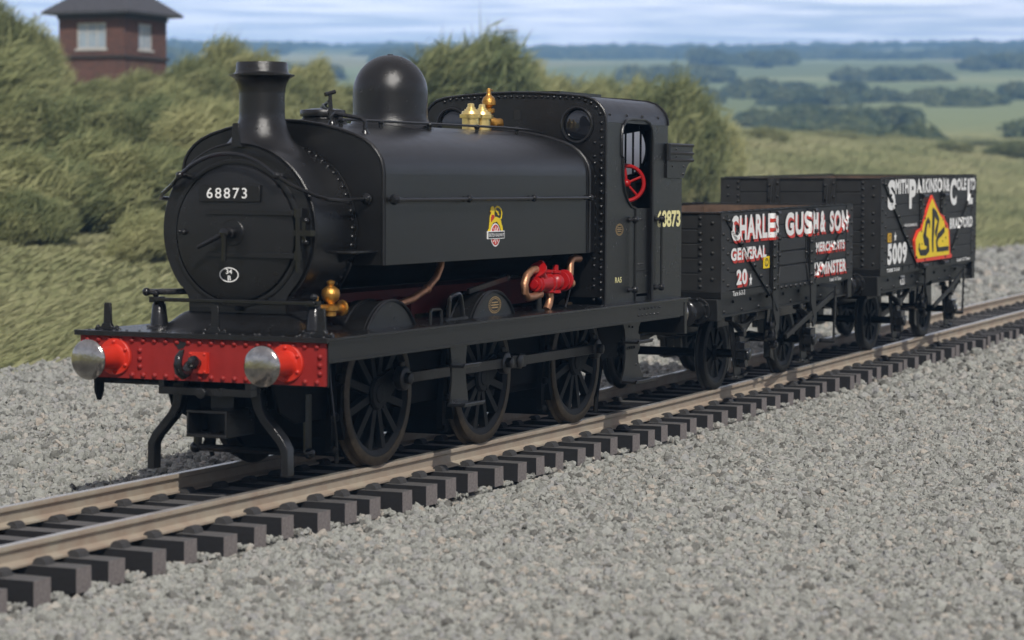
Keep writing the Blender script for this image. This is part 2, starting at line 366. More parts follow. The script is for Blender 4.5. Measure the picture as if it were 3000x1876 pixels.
# saddle tank
half = [(1.062, 1.907), (1.062, 2.70), (1.058, 2.79), (1.040, 2.865), (1.0, 2.935), (.94, 3.0), (.86, 3.055), (.76, 3.10), (.6, 3.148), (.42, 3.188), (.22, 3.218), (0, 3.23)]
prof = half+[(-y, z) for y, z in half[-2::-1]]
m = MB(); m.prism('x', prof+[(-.56, 1.907), (.56, 1.907)], 1.462, 6.30)
m.prism('x', [(y*.93, z if z < 2 else z-.04) for y, z in prof], 6.30, 6.62)
m.tube([(1.46, y, z) for y, z in prof], .016, 8); m.tube([(1.50, y*1.0, z) for y, z in prof], .008, 6); m.tube([(6.28, y*1.004, z+.003) for y, z in prof], .017, 8); m.tube([(6.22, y*1.002, z+.002) for y, z in prof], .008, 6)
for s in (-1, 1): m.box(1.50, 6.25, s*1.0635, s*1.05, 2.724, 2.730)
m.tube([(6.33, -1.0, 1.9), (6.33, -1.0, 2.75), (6.33, -.93, 2.95), (6.33, -.75, 3.06)], .012, 6)
TK = P('saddle_tank', m, SIDE, ang=30)
for s in (-1, 1):
    m = MB(); m.tube([(1.55, s*1.13, 2.505), (6.20, s*1.13, 2.505)], .017, 8)
    for x in (1.60, 3.13, 4.67, 6.15):
        m.tube([(x, s*1.06, 2.505), (x, s*1.10, 2.505), (x, s*1.13, 2.505)], [.03, .016, .02], 8); m.ball((x, s*1.13, 2.505), .038)
    m.lathe([(.04, 0), (.05, .02), (.03, .05), (0, .05)], (1.56, s*1.13, 2.505), (-1, 0, 0), 12)
    P('handrail', m, GLOSS, TK)
m = MB(); m.tube([(1.78, -.42, 3.245), (2.6, -.44, 3.245), (5.4, -.44, 3.245), (5.9, -.50, 3.23), (6.2, -.56, 3.20)], .013, 6)
for x in (1.80, 2.6, 3.65, 4.75, 5.75): m.ball((x, -.44, 3.235), .03); m.tube([(x, -.44, 3.17), (x, -.44, 3.24)], .02)
P('top_rail', m, GLOSS, TK)
m = MB(); q = [(1.70, -.40, 3.19), (1.70, -.40, 3.27), (1.71, -.43, 3.295), (1.76, -.68, 3.25), (1.77, -.71, 3.22), (1.77, -.71, 3.10)]; m.tube(q, .020, 8)
for p in (q[0], q[-1]): m.lathe([(.045, -.02), (.042, .01), (.02, .05)], p, (0, 0, 1), 10)
P('grab_handle', m, GLOSS, TK)
m = MB(); m.lathe([(.23, 3.16), (.23, 3.252), (.20, 3.262), (.19, 3.28), (.214, 3.285), (.217, 3.292), (.217, 3.335), (.21, 3.345), (.1, 3.36), (0, 3.365)], (2.25, 0, 0), (0, 0, 1), 36)
FC = P('filler_cap', m, BLACK, TK)
m = MB(); m.tube([(2.11, -.16, 3.26), (2.11, -.16, 3.36), (2.11, -.155, 3.49)], [.03, .022, .018], 8); m.tube([(2.06, -.13, 3.485), (2.16, -.18, 3.515)], .02, 8)
m.bar((2.10, -.15, 3.425), (2.27, -.02, 3.405), .03, .018, (0, 0, 1)); m.bar((2.27, -.02, 3.405), (2.40, .10, 3.37), .03, .018, (0, 0, 1)); m.tube([(2.27, -.02, 3.35), (2.27, -.02, 3.42)], .012); m.bar((2.12, -.12, 3.36), (2.25, 0, 3.40), .02, .012, (0, 0, 1))
P('filler_clamp', m, BLACK, TK)
m = MB(); m.mi = 0
def flat(m, pts, y, d=.003):
    m.prism('y', pts, y-d, y)
YT = -1.0625
lion = [(3.776, 2.422), (3.808, 2.429), (3.833, 2.417), (3.85, 2.399), (3.846, 2.376), (3.842, 2.349), (3.855, 2.322), (3.905, 2.32), (3.969, 2.305), (4.002, 2.285), (4.013, 2.248), (4.034, 2.23), (4.046, 2.184), (4.003, 2.183), (3.985, 2.204), (3.97, 2.231), (3.933, 2.254), (3.905, 2.275), (3.862, 2.268), (3.82, 2.264), (3.788, 2.242), (3.767, 2.216), (3.751, 2.18), (3.694, 2.179), (3.698, 2.192), (3.721, 2.208), (3.729, 2.243), (3.737, 2.279), (3.741, 2.31), (3.749, 2.337), (3.766, 2.35), (3.755, 2.368), (3.74, 2.377), (3.755, 2.386), (3.755, 2.408)]
flat(m, lion, YT, .004); m.strip([(3.969, 2.294), (4.012, 2.312), (4.022, 2.357), (4.005, 2.393), (3.957, 2.416), (3.904, 2.423), (3.872, 2.408), (3.876, 2.385), (3.908, 2.371), (3.936, 2.366), (3.926, 2.353), (3.954, 2.341)], .017, 'y', YT-.004, YT)
m.mi = 1; flat(m, [(3.78, 2.345), (3.835, 2.34), (3.845, 2.315), (3.80, 2.29), (3.765, 2.27), (3.757, 2.31)], YT-.0035, .003); flat(m, [(3.738, 2.372), (3.765, 2.374), (3.758, 2.364)], YT-.0035, .003)
m.mi = 2; flat(m, arc(3.870, 2.142, .112, .116, 0, 360, 36)[:-1], YT, .004)
m.mi = 1; flat(m, arc(3.870, 2.142, .098, .103, 0, 360, 36)[:-1], YT-.003, .003)
m.mi = 2
for k in range(10):
    a = R(18+36*k); m.strip([(3.870+.02*math.cos(a), 2.142+.02*math.sin(a)), (3.870+.085*math.cos(a), 2.142+.088*math.sin(a))], .010, 'y', YT-.0085, YT-.004)
m.box(3.676, 4.069, YT-.012, YT, 2.103, 2.182)
m.mi = 3; m.box(3.688, 4.057, YT-.0145, YT-.003, 2.112, 2.173)
m.mi = 2; m.text('BRITISH RAILWAYS', (3.695, YT-.0155, 2.124), (1, 0, 0), (0, 0, 1), .355, .036, .01, .0005)
P('emblem', m, [YEL, LRED, WHITE, INK], TK)
# dome, safety valves, whistle
m = MB(); m.lathe([(.50, 3.13), (.455, 3.175), (.42, 3.21), (.395, 3.25), (.381, 3.30), (.376, 3.36), (.376, 3.55)]+[(.376*math.cos(R(a)), 3.55+.385*math.sin(R(a))) for a in range(6, 84, 6)]+[(.03, 3.934), (.028, 3.942), (0, 3.946)], (3.645, 0, 0), (0, 0, 1), 56)
P('dome', m, BLACK, ang=60)
for x, y in ((5.40, -.06), (5.68, -.06)):
    m = MB(); m.lathe([(.115, 3.17), (.115, 3.20), (.095, 3.205), (.095, 3.345), (.12, 3.348), (.122, 3.385), (.105, 3.39), (.10, 3.40), (.095, 3.42), (.07, 3.425), (.068, 3.44), (.05, 3.445), (.048, 3.46), (.038, 3.465), (.036, 3.498), (.02, 3.505), (0, 3.505)], (x, y, 0), (0, 0, 1), 28)
    P('safety_valve', m, BRASS, ang=30)
m = MB(); xw, yw = 6.02, .02
m.lathe([(.03, 3.20), (.03, 3.30), (.035, 3.33), (.03, 3.38), (.035, 3.41), (.065, 3.425), (.068, 3.46), (.03, 3.475), (.04, 3.49), (.074, 3.505), (.076, 3.545), (.06, 3.585), (.035, 3.605), (.022, 3.63), (.026, 3.66), (.018, 3.685), (0, 3.69)], (xw, yw, 0), (0, 0, 1), 20)
m.tube([(xw, yw, 3.36), (xw+.05, yw-.05, 3.31), (xw+.13, yw-.07, 3.31), (xw+.15, yw-.07, 3.35)], [.03, .055, .055, .03], 10); m.tube([(xw-.01, yw, 3.675), (xw+.09, yw, 3.665)], .012)
P('whistle', m, BRONZE, ang=45)
# cab
CF, CR, YC = 6.64, 8.53, 1.106
top = [(YC, 3.33), (1.098, 3.40), (1.072, 3.465), (1.03, 3.52), (.965, 3.57), (.86, 3.605), (.6, 3.632), (.3, 3.652), (0, 3.66)]
top = top+[(-y, z) for y, z in top[-2::-1]]
m = MB()
m.prism('x', [[(YC, FP)]+top+[(-YC, FP)], arc(-.765, 3.30, .165, .178, 0, 360, 28)[:-1], arc(.765, 3.30, .165, .178, 0, 360, 28)[:-1]], CF, CF+.03)
dr = [(7.53, 2.377), (7.40, 2.40), (7.28, 2.47), (7.19, 2.58), (7.145, 2.70), (7.135, 2.94), (7.10, 2.97), (7.10, 3.20), (7.13, 3.29), (7.22, 3.355), (7.36, 3.378), (7.80, 3.378), (7.93, 3.35), (8.01, 3.28), (8.04, 3.18), (8.046, 2.97), (8.046, FP+.001), (7.53, FP+.001)]
for s in (-1, 1):
    m.prism('y', [(CF+.03, FP), (7.53, FP)]+[(x, z) for x, z in dr[:1]]+dr[1:15]+[(8.046, 2.97), (8.046, FP), (9.0, FP), (9.0, 2.72), (CR, 2.72), (CR, 3.329), (CF+.03, 3.329)], s*YC, s*(YC-.03))
    m.tube([(x, s*(YC+.004), z) for x, z in dr[:-2]]+[(8.046, s*(YC+.004), FP)], .016, 6); m.tube([(7.53, s*(YC+.004), 2.38), (7.53, s*(YC+.004), FP)], .012, 6)
    m.box(7.50, 8.06, s*(YC-.05), s*(YC-.035), FP, 2.377)
    m.box(7.60, 8.0, s*(YC-.034), s*(YC-.03), FP+.05, 1.60); m.tube([(7.52, s*(YC-.03), 1.66), (8.06, s*(YC-.03), 1.66)], .01, 6)
    for x, z in ((7.72, 2.25), (7.76, 2.25), (7.80, 2.25), (7.72, 1.74), (7.78, 1.74), (7.84, 1.74), (7.95, 1.60), (7.95, 1.66)): m.rivet((x, s*(YC-.034), z), (0, s, 0), .011)
    for x in (6.78, 7.28, 7.75, 8.25): m.rivet((x, s*1.092, 3.415), (0, s, .3), .014)
m.tube([(CF-.002, y*1.003, z) for y, z in [(YC, FP)]+top+[(-YC, FP)]], .017, 8)
for i in range(24):
    z = 1.40+i*.0835
    for s in (-1, 1): m.rivet((CF, s*1.055, z), (-1, 0, 0), .020)
    if i % 3 != 1: m.rivet((CF, -.975, 1.38+i*.075), (-1, 0, 0), .017)
for i in range(24):
    y = -.86+i*1.72/23; m.rivet((CF, y, 3.565 if abs(y) > .8 else 3.585+.03*(1-(y/.86)**2)), (-1, 0, 0), .019)
for y, z in ((-.93, 3.54), (-.99, 3.49), (-1.04, 3.42)): m.rivet((CF, y, z), (-1, 0, 0), .019)
m.mi = 1; m.box(CF-.006, CF+.001, -.08, -.0, 3.36, 3.47)
m.mi = 0
m.box(CF, 8.95, -YC+.03, YC-.03, FP, FP+.08)
for i in range(9): m.rivet((6.45+.0*i, -1.0+i*.0, FP), (0, 0, 1), .01); m.rivet((6.4+i*.09, -1.17, FP), (0, 0, 1), .012)
CAB = P('cab', m, [BLACK, INK])
for s in (-1, 1):
    m = MB(); m.lathe([(.158, -.01), (.158, 0), (.12, .006), (0, .008)], (CF+.018, s*.765, 3.30), (-1, 0, 0), 32); P('spectacle_glass', m, GLASS, CAB)
    m = MB(); m.tube([(CF-.008, s*.765+.178*math.cos(a), 3.30+.19*math.sin(a)) for a in [2*math.pi*i/36 for i in range(36)]], .020, 8, True); P('spectacle_rim', m, GLOSS, CAB)
m = MB(); inn = [(y*.965, z-.03) for y, z in top]
m.prism('x', top+inn[::-1], CF+.031, CR)
m.tube([(CR, y*1.003, z) for y, z in top], .015, 6)
m.box(6.95, 8.15, -.42, .42, 3.63, 3.685)
P('cab_roof', m, SIDE, CAB, ang=30)
m = MB(); lo = arc(-.60, 3.06, .26, .32, 0, 360, 26)[:-1]
m.prism('x', [[(YC-.03, 2.3), (YC-.03, 3.33)]+[(y*.96, z-.035) for y, z in top[1:-1]]+[(-YC+.03, 3.33), (-YC+.03, 2.3)], lo, [(-y, z) for y, z in lo]], CR-.04, CR-.01)
for s in (-1, 1):
    m.tube([(CR-.045, s*.60+.26*math.cos(a), 3.06+.32*math.sin(a)) for a in [2*math.pi*i/30 for i in range(30)]], .018, 6, True)
    for k in range(-2, 3): m.tube([(CR-.06, s*.60+k*.095, 3.06-.31*math.sqrt(1-(k*.095/.26)**2)), (CR-.06, s*.60+k*.095, 3.06+.31*math.sqrt(1-(k*.095/.26)**2))], .013, 6)
P('cab_back', m, BLACK, CAB)
for s in (-1, 1):
    m = MB(); m.lathe([(1, -.003), (1, .003), (0, .003)], (0, 0, 0), (1, 0, 0), 30); o = P('rear_window', m, PALE, CAB, loc=(CR-.024, s*.60, 3.06)); o.scale = (1, .255, .315)
m = MB(); C0 = Vector((7.94, -.83, 2.66)); ax = Vector((-.86, -.5, 0)).normalized(); e1 = Vector((0, 0, 1)); e2 = ax.cross(e1)
m.tube([C0+(e1*math.cos(a)+e2*math.sin(a))*.20 for a in [2*math.pi*i/32 for i in range(32)]], .024, 8, True)
for k in range(5):
    a = 2*math.pi*k/5+.1; m.tube([C0, C0+(e1*math.cos(a)+e2*math.sin(a))*.195], .015, 8)
m.ball(C0, .05); a = 1.67; m.tube([C0+(e1*math.cos(a)+e2*math.sin(a))*.2, C0+(e1*math.cos(a)+e2*math.sin(a))*.2+ax*.07], .03, 8); m.mi = 1; m.tube([C0, (7.98, -.80, FP)], .03)
P('brake_wheel', m, [IRED, DARK], CAB)
m = MB(); m.box(CF+.05, 6.95, -.7, .7, FP, 2.9); P('firebox_backhead', m, DARK, CAB)
for s in (-1, 1):
    for x in (7.405, 8.225):
        m = MB(); y = s*1.155; m.tube([(x, y, 1.46), (x, y, 2.25)], .015, 8)
        for z in (1.465, 2.25):
            m.tube([(x-.09, s*1.106, z), (x-.05, s*1.13, z), (x, y, z)], [.03, .02, .022], 8); m.ball((x, y, z), .044); m.ball((x-.08, s*1.115, z), .028)
        P('handrail', m, GLOSS, CAB)
m = MB(); m.text('68873', (8.20, -1.1085, 2.15), (1, 0, 0), (0, 0, 1), .755, .20, .035, .0005); P('number', m, CREAM, CAB)
m = MB(); m.text('RA5', (6.93, -1.1085, 1.555), (1, 0, 0), (0, 0, 1), .19, .062, .01, .0005); P('lettering', m, CREAM, CAB)
def works_plate(cx, cz, y, rx, rz, parent):
    m = MB(); o = (cx, y, cz)
    for k in (1, .78): oval(m, o, rx*k, rz*k, .006, (1, 0, 0), (0, 0, 1), 32)
    for k in range(26):
        a = 2*math.pi*k/26; m.bar((cx+rx*.84*math.cos(a), y, cz+rz*.84*math.sin(a)), (cx+rx*.94*math.cos(a), y, cz+rz*.94*math.sin(a)), .008, .001, (0, -1, 0))
    for j, w in ((.3, .5), (0, .6), (-.3, .5)): m.bar((cx-rx*w, y, cz+rz*j), (cx+rx*w, y, cz+rz*j), rz*.13, .001, (0, -1, 0))
    P('works_plate', m, GOLD, parent)
works_plate(7.05, 2.145, -1.108, .115, .066, CAB)
# bunker
m = MB()
fl = [(8.46, 2.725), (9.0, 2.725), (9.03, 2.76), (9.08, 2.82), (9.16, 2.89), (9.28, 2.925), (9.30, 2.945), (9.30, 3.10), (9.28, 3.115), (8.46, 3.115)]
for s in (-1, 1):
    m.prism('y', fl, s*(YC+.022), s*(YC-.02))
    for z in (2.935, 3.015, 3.11): m.tube([(8.45, s*(YC+.024), z), (9.30, s*(YC+.024), z)], .020, 6)
    for x, z in ((8.75, 3.06), (8.75, 2.975), (9.0, 2.86), (8.62, 2.86), (8.98, 2.77)): m.rivet((x, s*(YC+.022), z), (0, s, 0), .012)
    m.tube([(8.47, s*(YC+.03), 2.93), (8.47, s*(YC+.03), 3.12)], .03, 6)
m.box(8.97, 9.0, -YC+.03, YC-.03, FP, 2.74); m.box(9.27, 9.30, -YC, YC, 2.93, 3.115); m.prism('y', [(8.98, 2.70), (9.01, 2.72), (9.16, 2.87), (9.29, 2.93), (9.28, 2.95), (9.14, 2.90), (8.98, 2.74)], -YC+.02, YC-.02)
m.box(8.52, 8.98, -1.05, 1.05, 2.6, 2.75)
P('bunker', m, SIDE, bev=0)
# frames and underside
m = MB()
for s in (-1, 1):
    m.prism('y', [(.08, 1.30), (8.55, 1.30), (8.55, .85), (7.9, .60), (7.5, .55), (6.1, .50), (.75, .50), (.45, .62), (.30, .95), (.08, .95)], s*.56, s*.53)
m.box(.5, 8.4, -.52, .52, 1.0, 1.3); m.box(4.8, 6.4, -.50, .50, .42, 1.0); m.box(.6, 3.9, -.35, .35, .62, 1.0)
m.box(6.9, 8.5, -.50, .50, .62, 1.0)
for x in (2.04, 4.335, 6.765): m.prism('y', [(x-.62, 1.0), (x-.55, .30), (x-.3, .10), (x+.3, .10), (x+.55, .30), (x+.62, 1.0)], -.50, .50); m.box(8.3, 9.0, -.2, .2, .66, .86)
P('main_frames', m, DARK, bev=.008)
# wheels
def wheel_mesh(R0, spokes, hub, crank):
    m = MB()
    m.lathe([(R0-.085, .105), (R0-.01, .105), (R0+.0, .098), (R0, .03), (R0+.012, .022), (R0+.034, .012), (R0+.036, 0), (R0+.01, -.02), (R0-.085, -.02), (R0-.085, .105)], (0, 0, 0), (0, -1, 0), 56, False)
    ty = m
    w = MB()
    w.lathe([(R0-.15, .075), (R0-.11, .097), (R0-.080, .099), (R0-.080, .0), (R0-.15, .0), (R0-.15, .075)], (0, 0, 0), (0, -1, 0), 56, False)
    for k in range(spokes):
        a = 2*math.pi*(k+.5)/spokes; ca, sa = math.cos(a), math.sin(a)
        w.bar((ca*hub*.7, -.045, sa*hub*.7), (ca*(R0-.12), -.045, sa*(R0-.12)), .075 if R0 > .6 else .05, .075, (0, -1, 0))
    w.lathe([(hub+.02, .0), (hub+.02, .095), (hub, .115), (hub*.62, .118), (hub*.60, .125), (hub*.2, .128), (0, .125)], (0, 0, 0), (0, -1, 0), 28)
    if crank:
        cx, cz = crank; L_ = math.hypot(cx, cz); ux, uz = cx/L_, cz/L_; px, pz = -uz, ux
        w.prism('y', [(px*.155, pz*.155), (cx+px*.10, cz+pz*.10), (cx+ux*.10, cz+uz*.10), (cx-px*.10, cz-pz*.10), (-px*.155, -pz*.155)], -.03, -.118)
    return ty, w
CRK = (.275, .13)
AX = (2.04, 4.335, 6.765)
ty, w = wheel_mesh(.68, 12, .14, CRK)
tob = ty.build('tyre', TYRE, None); wob = w.build('driving_wheel', WHEEL, loco, bev=.008)
tob.parent = wob; wob.location = (AX[0], -.615, .68)
for i, x in enumerate(AX):
    if i: clone(wob, loc=(x, -.615, .68))
    c = clone(wob, loc=(x, .615, .68)); c.rotation_euler = (0, 0, math.pi)
for s in (-1, 1):
    m = MB(); y0, y1 = -.80, -.865
    for i, x in enumerate(AX):
        cx, cz = x+CRK[0]*(-s), .68+CRK[1]
        m.lathe([(.115, .0), (.115, .075), (.10, .085), (0, .085)], (cx, s*.785, cz), (0, s, 0), 20); m.lathe([(.06, .08), (.06, .13), (.045, .14), (0, .14)], (cx, s*.785, cz), (0, s, 0), 6)
        m.lathe([(.05, 0), (.05, .1)], (cx, s*.715, cz), (0, s, 0), 12); m.tube([(cx, s*.82, cz+.1), (cx, s*.82, cz+.16)], .03)
    for a, b in zip(AX, AX[1:]):
        cz = .68+CRK[1]; m.box(a+CRK[0]*(-s)+.06, b+CRK[0]*(-s)-.06, s*.80, s*.855, cz-.05, cz+.05)
    cx = AX[1]+CRK[0]*(-s); m.lathe([(.085, .0), (.085, .10), (.06, .115), (0, .115)], (cx+.28, s*.785, .81), (0, s, 0), 6); m.box(cx+.1, cx+.45, s*.79, s*.875, .745, .875)
    P('coupling_rod', m, ROD, bev=.006)
for x in AX:
    m = MB(); m.tube([(x, -.6, .68), (x, .6, .68)], .09, 12); P('axle', m, DARK)
# splashers
for s in (-1, 1):
    for x in (1.84, 4.09):
        m = MB(); r = .60; zc = 1.565-r; a = [(x+p[0], p[1]) for p in arc(0, zc, r, r, 36, 144, 28)]
        m.prism('y', [q for q in a if q[1] > FP-.02]+[(x-.48, FP-.01), (x+.48, FP-.01)], s*.945, s*.60)
        for yy, rr in ((.95, .016), (.915, .012), (.70, .013)): m.tube([(p[0], s*yy, p[1]+.004) for p in a if p[1] > FP-.03], rr, 6)
        o = P('splasher', m, BLACK)
        if x > 3: works_plate(x+.03, 1.43, s*.9465, .15, .085, o)
# brake gear, sand pipes, guard irons
for s in (-1, 1):
    for x in AX:
        m = MB(); y0, y1 = s*.60, s*.66
        m.strip([(x-.66, 1.05), (x-.70, .80), (x-.78, .50), (x-.80, .20)], [.12, .13, .09, .07], 'y', y0, y1)
        m.prism('y', [(x-.715, .80), (x-.66, .82)]+[(x+.695*math.cos(R(a)), .68+.695*math.sin(R(a))) for a in range(176, 208, 5)]+[(x-.66, .30), (x-.73, .50)], s*.60, s*.70)
        for zz, xx in ((.87, -.70), (.52, -.77), (.22, -.80)): m.lathe([(.04, 0), (.04, .03), (.02, .045), (0, .045)], (x+xx, s*.66, zz), (0, s, 0), 10)
        P('brake_block', m, DARK)
    m = MB(); m.tube([(1.22, s*.62, 1.2), (1.18, s*.66, .85), (1.10, s*.74, .55), (1.22, s*.70, .35), (1.32, s*.66, .10)], .022, 8); P('sand_pipe', m, GLOSS)
    m = MB(); m.tube([(7.55, s*.62, 1.0), (7.6, s*.66, .55), (7.5, s*.66, .30), (7.46, s*.66, .06)], .03, 8); P('sand_pipe', m, DARK)
    m = MB(); m.strip([(s*.40, 1.10), (s*.395, .78), (s*.42, .66), (s*.475, .57), (s*.64, .39), (s*.685, .31), (s*.69, .075)], [.11, .10, .085, .078, .075, .075, .07], 'x', .30, .42)
    P('guard_iron', m, BLACK, bev=.008)
m = MB(); m.tube([(.92, .62, .22), (.92, -.62, .22)], .034, 8)
for y in (.6, -.6): m.ball((.92, y, .22), .055)
for y in (.58, -.58): m.tube([(.92, y, .22), (.95, y*.97, .75)], .04)
P('brake_beam', m, GLOSS)
m = MB()
for a in ((-.205, .205, .62, .645), (-.205, .205, .405, .435)): m.box(.13, .62, a[0], a[1], a[2], a[3])
for y in (-.205, .187): m.box(.131, .62, y, y+.018, .434, .621)
m.box(.45, .62, -.18, .18, .43, .62); m.box(.4, .8, -.12, .12, .64, .8)
P('coupling_pocket', m, BLACK, bev=.004)
m = MB(); m.box(.045, .16, -.50, .44, .785, .85)
for y in (-.50, .385): m.box(.045, .16, y, y+.055, .85, .915)
m.lathe([(.05, 0), (.05, .05), (0, .06)], (.045, -.02, .81), (-1, 0, 0), 10); m.box(.04, .1, -.22, -.19, .78, .86)
P('drawbar_bracket', m, BLACK, bev=.004)
m = MB(); m.box(.05, .3, .42, 1.10, .86, .91); m.tube([(.1, 1.10, .92), (.1, 1.10, .78), (.1, 1.10, .70)], [.05, .045, .02], 8); P('beam_bracket', m, DARK)
# steps
for s in (-1, 1):
    m = MB(); m.prism('y', [(2.68, 1.12), (2.71, .95), (2.72, .80), (2.68, .55), (3.08, .55), (3.02, .80), (3.02, .95), (3.06, 1.12)], s*1.15, s*1.13)
    m.box(2.69, 3.06, s*1.13, s*1.29, .895, .92); m.box(2.66, 3.10, s*1.13, s*1.31, .525, .552); m.tube([(2.66, s*1.31, .552), (3.10, s*1.31, .552)], .012); m.tube([(2.69, s*1.29, .925), (3.06, s*1.29, .925)], .012)
    P('footstep', m, BLACK)
    m = MB(); L_ = [(7.02, 1.115), (7.08, 1.02), (7.10, .88), (7.10, .70), (7.07, .58), (6.98, .45)]; R_ = [(7.66, .45), (7.56, .55), (7.49, .66), (7.47, .74), (7.53, .80), (7.53, .95), (7.48, .97), (7.50, 1.04), (7.57, 1.115)]
    m.prism('y', L_+R_, s*1.17, s*1.15); m.box(7.08, 7.52, s*1.15, s*1.33, .875, .90); m.box(7.0, 7.64, s*1.15, s*1.34, .435, .462); m.tube([(7.08, s*1.33, .905), (7.52, s*1.33, .905)], .012)
    m.tube([(7.0, s*1.34, .465), (7.64, s*1.34, .465)], .012)
    for k in range(4): m.rivet((7.14+k*.07, s*1.17, .82), (0, s, 0), .016)
    for x, z in ((7.42, .62), (7.2, 1.06), (7.3, 1.05)): m.rivet((x, s*1.17, z), (0, s, 0), .012)
    P('footstep', m, SIDE)
# injector, pipes, lubricator and small fittings, near side (and pipe work opposite)
m = MB(); y = -.97
m.lathe([(.028, -.03), (.045, -.028), (.048, .0), (.075, .005), (.08, .03), (.062, .04), (.062, .055), (.088, .062), (.092, .085), (.070, .10), (.074, .16), (.088, .24), (.088, .32), (.105, .325), (.105, .36), (.06, .37)], (5.05, y, 1.605), (1, 0, 0), 24)
m.tube([(5.30, y, 1.62), (5.18, y, 1.71), (5.12, y, 1.765)], [.055, .06, .055], 14); m.lathe([(.05, 0), (.098, .004), (.098, .028), (.05, .034)], (5.145, y, 1.745), (-.72, 0, .55), 22)
m.tube([(5.17, y, 1.74), (5.215, y, 1.82)], [.035, .03], 10); m.lathe([(.034, 0), (.034, .03), (.016, .04), (0, .04)], (5.21, y, 1.81), (.3, 0, .8), 8)
m.lathe([(.06, -.02), (.075, -.01), (.075, .02), (.04, .03), (.04, .19), (.055, .20), (.055, .225), (0, .23)], (5.40, y, 1.52), (0, 0, 1), 16)
m.lathe([(.04, .0), (.04, .08), (.055, .09), (.085, .12), (.095, .165), (.085, .21), (.055, .24), (.05, .30), (.098, .305), (.102, .33), (.05, .345)], (5.42, y, 1.60), (1, 0, .06), 24)
m.lathe([(.03, -.12), (.062, -.115), (.062, -.085), (.045, -.08), (.045, .09), (.06, .10), (.06, .12), (.032, .13), (.032, .175), (.018, .185), (0, .185)], (5.59, y, 1.61), (0, 0, 1), 16)
m.lathe([(.06, 0), (.112, .01), (.118, .03), (.09, .06), (.05, .075)], (5.78, y, 1.625), (1, 0, -.15), 24)
P('injector', m, IRED, ang=30)
m = MB(); m.tube([(5.08, y, 1.76), (4.97, y, 1.755), (4.85, y, 1.70), (4.79, y, 1.62), (4.80, y, 1.53), (4.87, y, 1.475), (5.0, y, 1.475), (5.2, y, 1.50)], .042, 10)
P('injector_pipe', m, COPPER); m = MB(); m.tube([(5.42, y, 1.53), (5.45, y, 1.45), (5.42, y, 1.38), (5.36, y, FP)], .042, 10)
P('injector_pipe', m, COPPER); m = MB(); m.tube([(5.92, y, 1.62), (5.98, y, 1.68), (5.99, y, 1.80), (6.02, y, 1.84), (6.10, y, 1.85), (6.28, y+.02, 1.84)], .040, 10); m.lathe([(.05, 0), (.06, .03), (.04, .07), (.05, .10), (.03, .14)], (5.92, y, 1.60), (1, 0, -.2), 12)
P('injector_pipe', m, COPPER)
m = MB(); m.tube([(5.16, y, FP), (5.16, y, 1.56)], .032, 8); m.lathe([(.06, 0), (.06, .02), (0, .02)], (5.16, y, FP), (0, 0, 1), 10); P('injector_stand', m, GLOSS); m = MB(); m.tube([(6.0, y, 1.55), (5.86, y, FP)], .012); P('drain_rod', m, GLOSS)
m = MB(); m.tube([(3.19, -.80, 1.93), (3.17, -.80, 1.84), (3.08, -.80, 1.74), (2.88, -.80, 1.635), (2.6, -.78, 1.545), (2.30, -.72, 1.49)], .036, 10); m.ball((2.88, -.80, 1.635), .048); P('feed_pipe', m, COPPER)
m = MB(); xl, yl = 1.02, -.76
m.lathe([(.05, 1.46), (.05, 1.50), (.075, 1.51), (.078, 1.55), (.035, 1.565), (.04, 1.58), (.072, 1.605), (.086, 1.65), (.078, 1.695), (.04, 1.725), (.024, 1.735), (.036, 1.75), (.036, 1.772), (0, 1.785)], (xl, yl, 0), (0, 0, 1), 18)
m.tube([(xl, yl, 1.525), (xl+.14, yl-.02, 1.525)], .045, 10); m.lathe([(.02, 0), (.07, .01), (.075, .03), (.03, .05), (0, .05)], (xl+.14, yl-.02, 1.525), (1, -.3, 0), 14); m.tube([(xl, yl, 1.53), (xl-.2, yl+.05, 1.54), (xl-.2, yl+.05, 1.64)], .035)
P('lubricator', m, BRONZE, ang=45)
m = MB(); m.bar((3.80, -.80, 1.575), (4.72, -.80, 1.675), .05, .03, (0, 1, 0)); m.ball((4.74, -.80, 1.68), .035); P('reversing_rod', m, ROD)
m = MB(); m.bar((3.10, -.92, FP), (3.13, -.92, 1.53), .04, .03, (0, 1, 0)); m.tube([(3.13, -.92, 1.50), (3.15, -.92, 1.545), (3.22, -.92, 1.565), (3.33, -.92, 1.575), (3.37, -.92, 1.555), (3.40, -.92, 1.48), (3.44, -.92, FP)], .022); m.bar((3.02, -.92, FP+.01), (3.5, -.92, FP+.01), .05, .02, (0, 0, 1)); P('sand_lever', m, GLOSS)
m = MB(); m.tube([(2.55, -1.0, FP), (2.55, -1.0, 1.43), (2.58, -1.0, 1.45), (2.74, -1.0, 1.45), (2.78, -1.0, 1.43), (2.79, -1.0, FP)], .018); P('staple', m, GLOSS)
